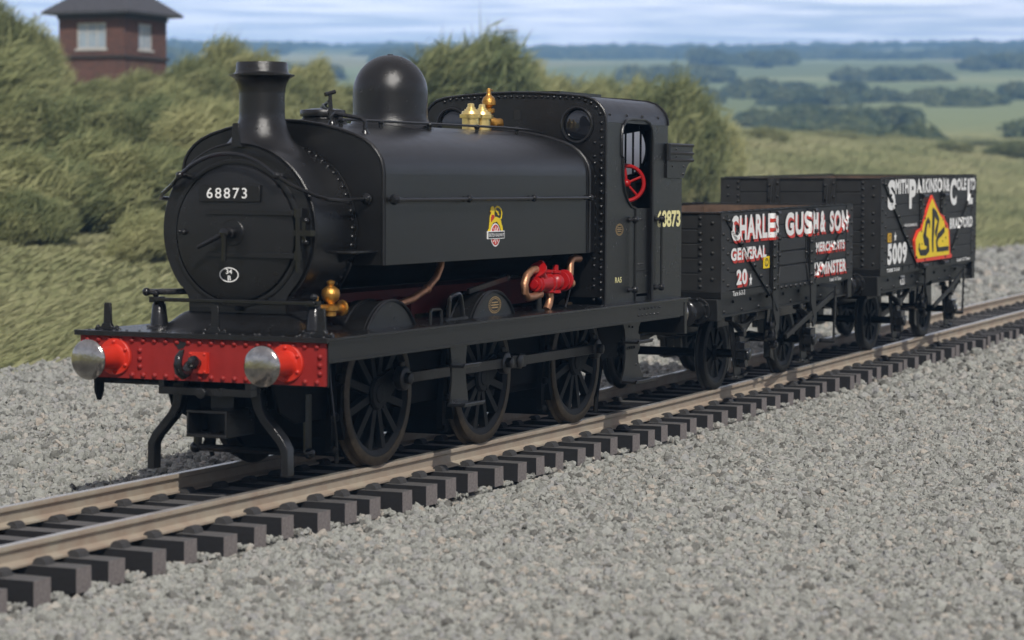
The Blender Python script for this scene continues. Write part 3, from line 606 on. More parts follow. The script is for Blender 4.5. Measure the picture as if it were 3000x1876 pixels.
# ------------------------------------------------------------------ open wagons (local x from the near end, z above rail)
def wagon(X0, Lw, hw, planks, sole, wheels, label, posts, group=None):
    root = thing('open_wagon', label, 'wagon', group='open coal wagons behind the locomotive')
    zt, zb = planks[0], planks[-1]; zs0, zs1 = sole
    def Q(name, m, mats, parent=None, **k): return m.build(name, mats, parent or root, **k)
    for s in (-1, 1):
        m = MB()
        for a, b in zip(planks, planks[1:]): m.box(.012, Lw-.012, s*hw, s*(hw-.05), b+.004, a-.004)
        m.box(.02, Lw-.02, s*(hw-.012), s*(hw-.045), zb, zt-.01)
        Q('side_boards', m, WAGON, bev=.006)
        m = MB(); m.box(.01, Lw-.01, s*(hw+.012), s*(hw-.06), zt, zt+.012)
        for i in range(int(Lw/.25)): m.box(.2+i*.25, .225+i*.25, s*(hw+.014), s*(hw-.062), zt+.001, zt+.020)
        m.box(0, Lw, s*(hw+.004), s*(hw-.06), zs1+.002, zb-.002)
        Q('top_capping', m, WIRON)
        for xa, xb in ((0, .30), (Lw-.30, Lw)):
            m = MB()
            m.box(xa, xb, s*(hw+.008), s*(hw-.01), zb, zt-.004)
            n = len(planks)-1
            for k, (a, b) in enumerate(zip(planks, planks[1:])):
                for xx in (.07, .24):
                    x = xa+xx if xa == 0 else xb-xx
                    m.rivet((x, s*(hw+.008), (a+b)/2+(.03 if xx < .1 else -.04)), (0, s, 0), .020)
            Q('corner_plate', m, WAGON)
    for e, xe, d in ((0, 0, -1), (1, Lw, 1)):
        m = MB()
        for a, b in zip(planks, planks[1:]): m.box(xe-.02*d, xe-.06*d, -hw+.05, hw-.05, b+.006, a-.006)
        m.box(xe-.03*d, xe-.055*d, -hw+.05, hw-.05, zb, zt-.004)
        Q('end_boards', m, WAGON, bev=.006)
        m = MB()
        for s in (-1, 1):
            m.box(xe-.008*d, xe-.05*d, s*(hw-.30), s*hw, zb, zt-.004)
            for a, b in zip(planks, planks[1:]):
                for yy, dz in ((.27, .04), (.27, -.045), (.11, .045 if yy_odd(a) else -.02)): m.rivet((xe-.008*d, s*(hw-yy), (a+b)/2+dz), (d, 0, 0), .021)
            yv = s*.435; m.box(xe+.035*d, xe-.02*d, yv-.05, yv+.05, zs0, zt-.01); m.box(xe+.01*d, xe-.02*d, yv-.12, yv+.05, zs0+.1, zt-.004)
            m.prism('y', [(xe+.035*d, zt-.03), (xe+.09*d, zt-.30), (xe+.09*d, zs0), (xe+.035*d, zs0)], yv-.02, yv-.0)
            for a, b in zip(planks, planks[1:]): m.rivet((xe+.035*d, yv+.03, (a+b)/2), (d, 0, 0), .02); m.rivet((xe+.01*d, yv-.09, (a+b)/2+.03), (d, 0, 0), .018)
        m.box(xe+.012*d, xe-.06*d, -hw, hw, zt, zt+.010)
        Q('end_ironwork', m, WAGON)
        m = MB(); m.box(xe-.01*d, xe-.14*d, -hw+.01, hw-.01, zs1+.002, zb+.002); m.box(xe+.06*d, xe-.12*d, -hw+.02, hw-.02, zs0-.03, zs1)
        for s in (-1, 1):
            for yy, zz in ((.8, .06), (.55, .06), (.8, .2), (.3, .1)): m.rivet((xe+.06*d, s*yy, zs0+zz), (d, 0, 0), .022)
        Q('headstock', m, WIRON, bev=.008)
    m = MB()
    for s in (-1, 1): m.box(.07, Lw-.07, s*(hw-.052), s*(hw-.075), zb, zt-.02)
    for xe in (.065, Lw-.08): m.box(xe, xe+.015, -hw+.08, hw-.08, zb, zt-.02)
    m.box(.07, Lw-.07, -hw+.06, hw-.06, zs1, zb+.03); Q('inside_lining', m, WOOD)
    for s in (-1, 1):
        m = MB(); ys = hw-.08
        m.box(.12, Lw-.12, s*ys, s*(ys-.05), zs0, zs1); m.box(.12, Lw-.12, s*(ys+.035), s*(ys-.05), zs0, zs0+.022); m.box(.12, Lw-.12, s*(ys+.03), s*(ys-.05), zs1-.02, zs1)
        for i in range(int(Lw/.33)): m.rivet((.35+i*.33, s*ys, zs0+.06+(.11 if i % 2 else 0)), (0, s, 0), .020)
        Q('solebar', m, WIRON)
        # wheels, axleguards, axleboxes and springs
        for xw in wheels:
            m = MB(); y0 = hw-.16
            m.prism('y', [(xw-.34, zs0+.02), (xw-.13, .28), (xw-.12, .16), (xw+.12, .16), (xw+.13, .28), (xw+.34, zs0+.02), (xw+.22, zs0+.02), (xw+.09, .62), (xw-.09, .62), (xw-.22, zs0+.02)], s*y0, s*(y0-.02))
            m.strip([(xw-.30, .20), (xw-.12, .17), (xw+.12, .17), (xw+.30, .20)], .03, 'y', s*(y0+.03), s*(y0-.03)); m.ball((xw+.13, s*(y0+.02), .18), .03); m.ball((xw-.13, s*(y0+.02), .18), .03)
            Q('axleguard', m, WIRON)
            m = MB(); m.box(xw-.105, xw+.105, s*(y0+.13), s*(y0-.01), .40, .62); m.box(xw-.12, xw+.12, s*(y0+.155), s*(y0-.01), .505, .535); m.lathe([(.075, 0), (.075, .03), (.05, .04), (0, .04)], (xw, s*(y0+.13), .46), (0, s, 0), 14); m.box(xw-.06, xw+.06, s*(y0+.12), s*y0, .30, .40); m.box(xw-.09, xw+.09, s*(y0+.06), s*(y0-.01), .615, .70)
            m.box(xw-.05, xw+.05, s*(y0+.10), s*(y0+.01), .69, .80)
            Q('axlebox', m, GLOSS, bev=.008)
            m = MB()
            for k in range(4):
                l = .46-.09*k; zz = .0-.026*k
                m.strip([(xw-l, zs0-.06+zz+.0), (xw-l*.6, zs0-.115+zz), (xw-l*.25, zs0-.145+zz), (xw+l*.25, zs0-.145+zz), (xw+l*.6, zs0-.115+zz), (xw+l, zs0-.06+zz)], .024, 'y', s*(y0+.09), s*(y0+.01))
            for a in (-.47, .47): m.lathe([(.035, -.05), (.035, .05)], (xw+a, s*(y0+.05), zs0-.045), (0, s, 0), 10); m.box(xw+a-.03, xw+a+.03, s*(y0+.08), s*(y0+.0), zs0-.05, zs0+.01)
            m.tube([(xw, s*(y0+.05), zs0-.10), (xw, s*(y0+.05), zs0)], .025); Q('spring', m, WIRON)
    ty, w = wheel_mesh(.47, 8, .085, None); w.lathe([(.33, .03), (.33, .05), (.10, .07)], (0, 0, 0), (0, -1, 0), 40, False); to = ty.build('tyre', WIRON, None); wo_ = w.build('wheel', WHEEL, root); to.parent = wo_
    first = True
    for xw in wheels:
        for s in (-1, 1):
            o = wo_ if first else clone(wo_); first = False
            o.location = (xw, s*.60, .47); o.rotation_euler = (0, 0, 0 if s < 0 else math.pi)
        m = MB(); m.tube([(xw, -hw+.1, .47), (xw, hw-.1, .47)], .055, 10); Q('axle', m, DARK)
    for s in (-1, 1):
        buffer(-.06, s, 1, WIRON, .52, root, z=1.08, headm=GLOSS, r=.175); buffer(Lw+.06, s, -1, WIRON, .48, root, z=1.08, headm=GLOSS, r=.175)
    # brake gear
    m = MB(); yb = hw+.03; xm = (wheels[0]+wheels[1])/2
    for s in (-1, 1):
        m.bar((xm-.05, s*(hw-.2), zs0), (xm-.18, s*(hw-.2), .55), .10, .03, (0, 1, 0)); m.bar((xm+.25, s*(hw-.2), zs0), (xm+.05, s*(hw-.2), .50), .07, .03, (0, 1, 0))
        for xw, d in ((wheels[0], 1), (wheels[1], -1)):
            m.prism('y', [(xw+d*p[0], .47+p[1]) for p in arc(0, 0, .49, .49, -35, 40, 8)]+[(xw+d*.57, .80), (xw+d*.57, .25)], s*.70, s*.60)
            m.bar((xm, s*.68, .62), (xw+d*.55, s*.68, .50), .09, .05, (0, 1, 0)); m.bar((xw+d*.58, s*.66, zs0), (xw+d*.55, s*.66, .45), .05, .03, (0, 1, 0))
    m.tube([(xm, -hw+.1, .60), (xm, hw-.1, .60)], .04)
    for q in ((xm, .60), (xm-.1, .74), (xm+.08, .48)): m.lathe([(.06, 0), (.06, .06), (.03, .09), (0, .09)], (q[0], -hw+.2, q[1]), (0, -1, 0), 10)
    m.box(.6, Lw-.6, -.35, .35, .72, zs0); m.box(1.0, Lw-1, -.75, .75, .80, zs0)
    Q('brake_gear', m, GLOSS)
    m = MB(); m.bar((xm+.0, -yb, .60), (xm+.9, -yb, .80), .07, .03, (0, 1, 0)); m.bar((xm+.9, -yb, .80), (Lw-.95, -yb, 1.06), .085, .03, (0, 1, 0)); m.bar((Lw-.95, -yb, 1.06), (Lw-.75, -yb, 1.08), .055, .035, (0, 1, 0)); Q('brake_lever', m, WIRON, bev=.006)
    m = MB(); m.bar((Lw-.93, -yb-.02, 1.16), (Lw-1.02, -yb-.02, .38), .06, .02, (0, 1, 0)); m.bar((Lw-.93, -yb-.02, 1.16), (Lw-1.35, -yb+.10, 1.20), .05, .02, (0, 1, 0))
    for k in range(6): m.rivet((Lw-1.005+.013*k, -yb-.03, .5+k*.11), (0, -1, 0), .014)
    m.tube([(Lw-1.02, -yb-.02, .40), (Lw-1.25, -yb+.1, .42)], .03); Q('lever_guard', m, WIRON)
    root.location = (X0, 0, rail_z(X0)); root.rotation_euler = (0, -math.atan(GR), 0)
    return root, Q
def yy_odd(a): return int(a*100) % 2
def strap(m, hw, p0, p1, w=.075, t=.03, n=5):
    m.bar((p0[0], -hw-.012, p0[1]), (p1[0], -hw-.012, p1[1]), w, t, (0, 1, 0))
    for k in range(n):
        f = (k+.3)/n; m.rivet((p0[0]+(p1[0]-p0[0])*f, -hw-.027, p0[1]+(p1[1]-p0[1])*f), (0, -1, 0), .024)
U3, V3 = (1, 0, 0), (0, 0, 1)
def lettering(Q, items, y, name, mat_, bold=.05, depth=.002, relief=None):
    # painted lettering that follows the boards and runs up over the ironwork it crosses
    m = MB()
    for s, x0, x1, z0, z1 in items: m.text(s, (x0, y, z0), U3, V3, x1-x0, z1-z0, bold, depth, 1.12)
    if relief:
        b = m.bm; g = .022
        X = [v.co.x for v in b.verts]; Z = [v.co.z for v in b.verts]
        for k in range(int((max(X)-min(X))/g)): bmesh.ops.bisect_plane(b, geom=b.verts[:]+b.edges[:]+b.faces[:], plane_co=(min(X)+(k+1)*g, 0, 0), plane_no=(1, 0, 0))
        for k in range(int((max(Z)-min(Z))/g)): bmesh.ops.bisect_plane(b, geom=b.verts[:]+b.edges[:]+b.faces[:], plane_co=(0, 0, min(Z)+(k+1)*g), plane_no=(0, 0, 1))
        for v in b.verts: v.co.y -= relief(v.co.x, v.co.z)
    Q(name, m, mat_)
def make_relief(boxes, segs):
    def f(x, z):
        r = 0
        for xa, xb, za, zb, d in boxes:
            if xa-.012 <= x <= xb+.012 and za-.012 <= z <= zb+.012: r = max(r, d)
        for (ax_, az_), (bx_, bz_), w, d in segs:
            dx, dz = bx_-ax_, bz_-az_; t_ = max(0, min(1, ((x-ax_)*dx+(z-az_)*dz)/(dx*dx+dz*dz)))
            if math.hypot(x-ax_-t_*dx, z-az_-t_*dz) < w/2+.012: r = max(r, d)
        return r
    return f
def star(c, r, y, mat_, Q, k=.75):
    m = MB(); m.prism('y', [(c[0]+k*(r if i % 2 == 0 else r*.42)*math.cos(R(90+36*i)), c[1]+(r if i % 2 == 0 else r*.42)*math.sin(R(90+36*i))) for i in range(10)], y-.002, y); Q('star', m, mat_)
# first wagon
hw = 1.15
w1, Q = wagon(10.28, 5.53, hw, (2.285, 2.08, 1.905, 1.72, 1.535, 1.31), (.985, 1.225), (1.10, 3.83), 'black five plank open wagon lettered CHARLES GUSH & SON, coupled behind the locomotive', None)
m = MB(); ya = hw+.028
for xa, xb in ((1.86, 2.15), (3.43, 3.74)):
    m.box(xa, xb, -hw-.02, -hw+.01, 1.24, 2.27); m.box(xa+.03, xb-.1, -hw-.045, -hw-.01, 1.24, 2.24)
    for z in (1.86, 1.72, 1.58, 1.42, 1.30):
        m.rivet((xb-.03, -hw-.02, z), (0, -1, 0), .022); m.rivet((xa+.08, -hw-.045, z-.04), (0, -1, 0), .024)
    for z in (2.235, 1.96): m.tube([(xb-.14, -hw-.05, z), (xb-.02, -hw-.05, z)], .028)
m.box(2.15, 3.43, -hw-.025, -hw+.01, 1.232, 1.285)
for i in range(6): m.rivet((2.28+i*.2, -hw-.025, 1.258), (0, -1, 0), .022)
for xa in (2.20, 3.33):
    m.box(xa, xa+.05, -hw-.02, -hw+.01, 1.60, 1.92); m.rivet((xa+.025, -hw-.02, 1.90), (0, -1, 0), .02); m.rivet((xa+.025, -hw-.02, 1.68), (0, -1, 0), .02)
Q('door_ironwork', m, WIRON)
m = MB(); m.box(2.23, 3.36, -hw-.012, -hw+.008, 1.735, 1.895); m.box(2.23, 3.36, -hw-.012, -hw+.008, 1.55, 1.715); m.prism('y', [(2.26, 1.53), (3.33, 1.53), (3.42, 1.30), (2.18, 1.30)], -hw-.016, -hw+.008)
for p0, p1 in (((2.24, 1.53), (2.16, 1.30)), ((3.35, 1.53), (3.45, 1.30))): m.bar((p0[0], -hw-.02, p0[1]), (p1[0], -hw-.02, p1[1]), .045, .03, (0, 1, 0))
Q('side_door', m, WAGON, bev=.008)
for p in ((1.85, 2.10), (3.45, 3.73)):
    m = MB(); x = p[0]; m.strip([(x+.13, 1.24), (x+.14, 1.0), (x+.20, .88), (x+.22, .76), (x+.12, .70)], [.22, .20, .17, .14, .10], 'y', -hw-.03, -hw-.05); Q('door_stop', m, WIRON)
m = MB(); strap(m, hw, (.16, 2.225), (1.86, 1.20), n=7); Q('diagonal_strap', m, WIRON); m = MB(); strap(m, hw, (5.36, 2.13), (3.74, 1.24), .06, n=5); Q('diagonal_strap', m, WIRON); m = MB(); m.bar((1.86, -hw-.03, 1.22), (2.05, -hw-.05, .98), .06, .03, (0, 1, 0)); Q('strap_foot', m, WIRON)
Y = -hw-.0085
txt = [('CHARLES', .34, 2.16, 1.925, 2.245), ('GUSH', 2.47, 3.90, 1.925, 2.235), ('&', 3.98, 4.22, 1.93, 2.225), ('SON', 4.42, 5.26, 1.925, 2.215), ('GENERAL', .34, 1.70, 1.68, 1.838), ('MERCHANTS', 3.80, 5.12, 1.665, 1.798), ('AXMINSTER', 3.62, 5.20, 1.345, 1.525), ('20', .55, .95, 1.37, 1.565)]
rl = make_relief([(1.86, 2.15, 1.24, 2.27, .013), (3.43, 3.74, 1.24, 2.27, .013), (1.89, 2.05, 1.24, 2.24, .038), (3.46, 3.64, 1.24, 2.24, .038), (2.23, 3.36, 1.30, 1.90, .009)], [((.16, 2.225), (1.86, 1.20), .075, .020), ((5.36, 2.13), (3.74, 1.24), .06, .020)])
lettering(Q, [(s, a+.045, b+.045, c-.035, d-.035) for s, a, b, c, d in txt], Y-.0005, 'letter_shading', LRED, .05, relief=rl)
lettering(Q, txt, Y-.003, 'lettering', WHITE, .04, relief=rl)
lettering(Q, [('Tare 6-3-3', .43, .88, 1.238, 1.302), ('Load 10 Tons', 4.45, 4.98, 1.232, 1.285)], -hw-.0065, 'lettering', WHITE, .02)
star((1.10, 1.41), .085, Y, WHITE, Q)
m = MB(); m.box(1.60, 1.83, Y-.003, Y+.004, 1.535, 1.688); m.mi = 1; oval(m, (1.715, Y-.0045, 1.611), .075, .055, .016, U3, V3); m.text('C', (1.685, Y-.004, 1.58), U3, V3, .06, .062, .0, .001); Q('commuted_plate', m, [YEL, INK])
m = MB(); oval(m, (2.36, -hw+.078-.002, 1.115), .10, .066, .014, U3, V3)
for dz in (-.02, .0, .02): m.box(2.31, 2.41, -hw+.074, -hw+.079, 1.112+dz, 1.12+dz)
Q('builders_plate', m, WHITE)
# second wagon
hw = 1.24
w2, Q = wagon(16.93, 5.66, hw, (2.64, 2.435, 2.245, 2.055, 1.87, 1.69, 1.505, 1.305), (.945, 1.205), (1.38, 4.45), 'black seven plank open wagon lettered SMITH PARKINSON & COLE LTD, last in the train', None)
m = MB()
for xa in (2.13, 3.37):
    m.box(xa, xa+.26, -hw-.018, -hw+.01, 1.235, 2.62); m.box(xa+.06, xa+.16, -hw-.026, -hw-.01, 1.235, 2.60)
    for z in (2.33, 2.2, 2.0, 1.85, 1.66, 1.5, 1.36): m.rivet((xa+.22, -hw-.018, z), (0, -1, 0), .024); m.rivet((xa+.03, -hw-.018, z-.05), (0, -1, 0), .022)
    for z in (2.34, 1.27): m.tube([(xa+.02, -hw-.05, z), (xa+.28, -hw-.05, z)], .036)
for i in range(14): m.box(.5+i*.35, .54+i*.35, -hw-.012, -hw+.01, 1.235, 1.30)
Q('door_ironwork', m, WIRON)
m = MB(); strap(m, hw, (.12, 2.60), (2.0, 1.30), .085, n=8); Q('diagonal_strap', m, WIRON); m = MB(); strap(m, hw, (5.30, 2.36), (3.95, 1.35), .075, n=6); Q('diagonal_strap', m, WIRON)
m = MB(); m.box(2.40, 2.75, -hw-.04, -hw-.01, .95, 1.235); m.strip([(2.58, 1.0), (2.60, .85), (2.64, .74), (2.56, .68)], [.34, .28, .2, .1], 'y', -hw-.04, -hw-.01); Q('door_stop', m, WIRON)
Y = -hw-.0085
lettering(Q, [('S', .33, .74, 2.165, 2.615), ('P', 1.50, 1.89, 2.165, 2.615), ('C', 3.93, 4.34, 2.165, 2.60), ('L', 5.05, 5.40, 2.165, 2.585), ('MITH', .74, 1.46, 2.40, 2.62), ('ARKINSON', 1.92, 3.66, 2.395, 2.615), ('&', 3.69, 3.90, 2.395, 2.60), ('OLE', 4.36, 4.97, 2.40, 2.60), ('TD', 5.22, 5.56, 2.40, 2.595), ('BRADFORD', 3.93, 5.40, 1.785, 1.965), ('5009', .34, 1.40, 1.345, 1.672), ('TARE 7-3-0', .31, 1.0, 1.245, 1.30), ('Load 12 Tons', 4.40, 5.25, 1.245, 1.298)], Y-.003, 'lettering', WHITE, .05, relief=make_relief([(2.13, 2.39, 1.235, 2.62, .011), (3.37, 3.63, 1.235, 2.62, .011), (2.19, 2.29, 1.235, 2.60, .019), (3.43, 3.53, 1.235, 2.60, .019)], [((.12, 2.60), (2.0, 1.30), .085, .020), ((5.30, 2.36), (3.95, 1.35), .075, .020)]))
star((.76, 1.76), .075, Y-.002, WHITE, Q, 1.1)
m = MB(); m.box(.375, .56, Y-.003, Y+.004, 1.69, 1.825); m.mi = 1; oval(m, (.467, Y-.0045, 1.757), .06, .045, .012, U3, V3); Q('commuted_plate', m, [OCHRE, INK])
m = MB(); m.strip([(1.16+.8*i/40, 1.915+.022*math.sin(i*2.3)+.012*math.sin(i*.9)) for i in range(41)], .012, 'y', Y-.002, Y); Q('script_line', m, WHITE)
tri_out = [(2.761, 2.353), (2.975, 2.222), (3.239, 2.059), (3.501, 2.004), (3.576, 1.941), (3.722, 1.876), (3.835, 1.749), (3.902, 1.413), (4.016, 1.359), (3.945, 1.325), (1.894, 1.334), (1.803, 1.397), (1.771, 1.598), (1.745, 1.67), (1.935, 1.817), (2.155, 1.858), (2.216, 1.963), (2.368, 2.055), (2.541, 2.195)]
tri_in = [(2.764, 2.298), (2.954, 2.174), (3.193, 2.048), (3.457, 1.944), (3.559, 1.819), (3.75, 1.801), (3.821, 1.385), (1.957, 1.385), (1.844, 1.442), (1.827, 1.62), (1.819, 1.679), (2.002, 1.797), (2.179, 1.81), (2.262, 1.938), (2.371, 1.995), (2.609, 2.193)]
m = MB(); Yt = -hw-.031; m.prism('y', tri_out, Yt-.003, -hw-.004); m.mi = 1; m.prism('y', tri_in, Yt-.006, Yt-.002)
m.mi = 2; y0, y1 = Yt-.009, Yt-.005
m.strip([(2.596, 1.846), (2.61, 1.929), (2.508, 1.968), (2.411, 1.911), (2.359, 1.793), (2.295, 1.723), (2.343, 1.662), (2.526, 1.614), (2.554, 1.523), (2.398, 1.469), (2.085, 1.475), (1.993, 1.543), (2.024, 1.625)], [.04, .07, .09, .10, .12, .16, .17, .14, .13, .10, .09, .08, .03], 'y', y0, y1)
m.strip([(2.808, 1.46), (2.789, 1.635), (2.833, 2.02), (2.781, 2.142)], [.06, .10, .15, .08], 'y', y0-.001, y1-.001); m.strip([(2.781, 2.136), (2.984, 2.041), (3.128, 1.952), (3.042, 1.833), (2.955, 1.727)], [.05, .12, .10, .10, .13], 'y', y0-.002, y1-.002)
m.strip([(3.511, 1.80), (3.303, 1.74), (3.119, 1.697), (3.03, 1.615), (3.06, 1.53), (3.14, 1.49)], [.09, .10, .10, .10, .09, .07], 'y', y0, y1); m.strip([(3.05, 1.487), (3.768, 1.486)], .07, 'y', y0-.001, y1-.001)
Q('triangle_badge', m, [ORED, YEL, INK])
m = MB(); ys = -hw+.078; m.prism('y', [(1.37, 1.03), (1.39, 1.01), (1.58, 1.01), (1.60, 1.03), (1.60, 1.13), (1.58, 1.15), (1.39, 1.15), (1.37, 1.13)], ys-.004, ys+.002); m.mi = 1; m.prism('y', [(1.40, 1.03), (1.57, 1.03), (1.575, 1.12), (1.395, 1.12)], ys-.007, ys-.003); m.mi = 0
for z in (1.04, 1.06, 1.085, 1.10): m.box(1.42, 1.55, ys-.010, ys-.006, z, z+.008)
Q('builders_plate', m, [WHITE, INK])
# ------------------------------------------------------------------ railway track
TRK = thing('railway_track', 'railway track with rusty brown rails on dark weathered sleepers', 'track')
xs = [-14+i*.9 for i in range(0, 130)]
RB = mat('rail_side_rust', (.29, .215, .16), .7, bump=.3, bscale=30, var=.3, vscale=3, col2=(.37, .33, .255))
RT = mat('rail_head_steel', (.62, .58, .52), .30, metal=.7, bump=.1, var=.2, vscale=4)
rp = [(-.036, 0), (.036, 0), (.040, -.012), (.038, -.038), (.014, -.052), (.012, -.128), (.030, -.14), (.085, -.152), (.085, -.168), (-.085, -.168), (-.085, -.152), (-.030, -.14), (-.012, -.128), (-.014, -.052), (-.038, -.038), (-.040, -.012)]
for s in (-1, 1):
    m = MB(); rings = [[m.v((x, s*.655+p[0], rail_z(x)+p[1])) for p in rp] for x in xs]
    for a, b in zip(rings, rings[1:]):
        for k in range(len(rp)):
            m.mi = 1 if k in (0,) else 0
            m.face([a[k], a[(k+1) % len(rp)], b[(k+1) % len(rp)], b[k]])
    m.build('rail', [RB, RT], TRK, ang=30)
# sleepers: weathered timber, lit tops and ends and shaded flanks painted into the colour
SLP = bpy.data.materials.new('sleeper_timber'); SLP.use_nodes = True; t = SLP.node_tree; p = t.nodes['Principled BSDF']; p.inputs['Roughness'].default_value = .8
c = N(t, 'ShaderNodeTexCoord'); n1 = N(t, 'ShaderNodeTexNoise', i={'Scale': 9, 'Detail': 8, 'Roughness': .75}); mpn = N(t, 'ShaderNodeMapping'); mpn.inputs['Scale'].default_value = (4, .7, 4)
L(t, c.outputs['Object'], mpn.inputs[0]); L(t, mpn.outputs[0], n1.inputs['Vector'])
def rampnode(t, cols, src):
    r = N(t, 'ShaderNodeValToRGB'); e = r.color_ramp.elements
    for i, (ps, cc) in enumerate(cols):
        q = e[i] if i < 2 else e.new(ps)
        q.position = ps; q.color = (*cc, 1)
    L(t, src, r.inputs[0]); return r.outputs['Color']
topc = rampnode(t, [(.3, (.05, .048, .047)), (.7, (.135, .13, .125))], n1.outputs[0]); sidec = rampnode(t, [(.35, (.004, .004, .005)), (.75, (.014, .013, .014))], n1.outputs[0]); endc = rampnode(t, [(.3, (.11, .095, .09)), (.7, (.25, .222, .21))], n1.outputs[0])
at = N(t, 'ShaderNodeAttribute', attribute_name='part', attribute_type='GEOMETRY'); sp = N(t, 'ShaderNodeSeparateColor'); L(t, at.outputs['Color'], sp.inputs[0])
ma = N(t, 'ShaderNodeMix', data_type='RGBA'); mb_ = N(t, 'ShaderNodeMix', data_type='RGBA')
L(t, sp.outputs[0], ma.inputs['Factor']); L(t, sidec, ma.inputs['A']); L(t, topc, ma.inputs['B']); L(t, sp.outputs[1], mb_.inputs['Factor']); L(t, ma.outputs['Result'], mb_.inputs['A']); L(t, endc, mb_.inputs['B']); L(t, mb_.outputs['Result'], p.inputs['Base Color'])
bp_ = N(t, 'ShaderNodeBump', i={'Strength': .5, 'Distance': .01}); L(t, n1.outputs[0], bp_.inputs['Height']); L(t, bp_.outputs[0], p.inputs['Normal'])
def sleeper_mb(m, x=0, z=0):
    w = .107; y1 = 1.13
    m.box(x-w, x+w, -y1, y1, z-.36, z-.172)
    for s in (-1, 1):
        for d, hh in ((-1, .05), (1, .05)):
            yc = s*.655+d*.125
            m.prism('x', [(yc-.062, z-.173), (yc+.062, z-.173), (yc+.045, z-.135), (yc+.02, z-.118), (yc-.02, z-.118), (yc-.045, z-.135)], x-.065, x+.065)
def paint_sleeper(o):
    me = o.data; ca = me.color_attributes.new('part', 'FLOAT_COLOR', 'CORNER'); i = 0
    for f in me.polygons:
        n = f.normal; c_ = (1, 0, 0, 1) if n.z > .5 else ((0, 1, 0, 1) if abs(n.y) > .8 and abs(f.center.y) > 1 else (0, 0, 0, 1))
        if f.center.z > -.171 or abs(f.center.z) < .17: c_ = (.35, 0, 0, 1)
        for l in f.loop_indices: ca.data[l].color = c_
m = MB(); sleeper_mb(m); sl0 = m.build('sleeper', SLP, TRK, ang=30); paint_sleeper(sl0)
sx = [-6.6+.52*i for i in range(160)]
for i, x in enumerate(sx[:100]):
    o = sl0 if i == 0 else clone(sl0)
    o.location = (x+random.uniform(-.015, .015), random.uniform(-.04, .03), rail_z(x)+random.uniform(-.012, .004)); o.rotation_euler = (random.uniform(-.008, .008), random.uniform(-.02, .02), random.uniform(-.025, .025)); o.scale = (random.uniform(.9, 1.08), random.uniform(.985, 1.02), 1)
m = MB()
for x in sx[100:]: sleeper_mb(m, x, rail_z(x))
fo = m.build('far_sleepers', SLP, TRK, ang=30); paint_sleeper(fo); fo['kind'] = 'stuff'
# ------------------------------------------------------------------ ground: ballast bed and the rising countryside
def bed_z(x, y):
    b = rail_z(x)-.345
    if y < 0: d = -y
    else: d = y
    if d < 1.15: b += .01
    else: b -= .045*(1-.5*max(0, min(1, (d-1.6)/2)))
    return b
xs_ = [-16+i*.5 for i in range(112)]+[40+i*2. for i in range(61)]
ys_ = [-34, -26, -20, -15, -12]+[-10+i*.4 for i in range(26)]+[.5+i*.45 for i in range(26)]+[12.3, 13.2]
def grid_mesh(name, xs, ys, fz, m, kind='structure'):
    vs = [(x, y, fz(x, y)) for x in xs for y in ys]; ny = len(ys)
    fs = [(i*ny+j, (i+1)*ny+j, (i+1)*ny+j+1, i*ny+j+1) for i in range(len(xs)-1) for j in range(ny-1)]
    me = bpy.data.meshes.new(name); me.from_pydata(vs, [], fs); me.materials.append(m)
    me.polygons.foreach_set('use_smooth', [True]*len(fs))
    o = bpy.data.objects.new(name, me); COL.objects.link(o); o['kind'] = kind
    return o
BED = bpy.data.materials.new('ballast_dust'); BED.use_nodes = True; t = BED.node_tree; p = t.nodes['Principled BSDF']; p.inputs['Roughness'].default_value = .95
c = N(t, 'ShaderNodeTexCoord'); n1 = N(t, 'ShaderNodeTexNoise', i={'Scale': 14, 'Detail': 8, 'Roughness': .8}); L(t, c.outputs['Object'], n1.inputs['Vector'])
L(t, rampnode(t, [(.35, (.06, .058, .052)), (.7, (.24, .236, .215))], n1.outputs[0]), p.inputs['Base Color'])
b_ = N(t, 'ShaderNodeBump', i={'Strength': 1, 'Distance': .05}); L(t, n1.outputs[0], b_.inputs['Height']); L(t, b_.outputs[0], p.inputs['Normal'])
grid_mesh('ballast', xs_, ys_, lambda x, y: bed_z(x, y)+.03*math.sin(x*.7+y*.5)*math.sin(y*.8-x*.3), BED)
STONE = bpy.data.materials.new('ballast_stone'); STONE.use_nodes = True; t = STONE.node_tree; p = t.nodes['Principled BSDF']; p.inputs['Roughness'].default_value = .85
oi = N(t, 'ShaderNodeObjectInfo'); c = N(t, 'ShaderNodeTexCoord'); n1 = N(t, 'ShaderNodeTexNoise', i={'Scale': 3, 'Detail': 6, 'Roughness': .7}); L(t, c.outputs['Object'], n1.inputs['Vector'])
rc = rampnode(t, [(0, (0.127, 0.123, 0.109)), (.25, (0.278, 0.282, 0.255)), (.6, (0.355, 0.359, 0.323)), (.8, (0.282, 0.282, 0.273)), (.93, (0.410, 0.387, 0.341)), (1.0, (0.382, 0.337, 0.282))], oi.outputs['Random'])
mm = N(t, 'ShaderNodeMix', data_type='RGBA', blend_type='MULTIPLY'); mm.inputs['Factor'].default_value = 1; L(t, rc, mm.inputs['A'])
L(t, rampnode(t, [(.3, (.6, .6, .6)), (.7, (1.15, 1.15, 1.15))], n1.outputs[0]), mm.inputs['B']); L(t, mm.outputs['Result'], p.inputs['Base Color'])
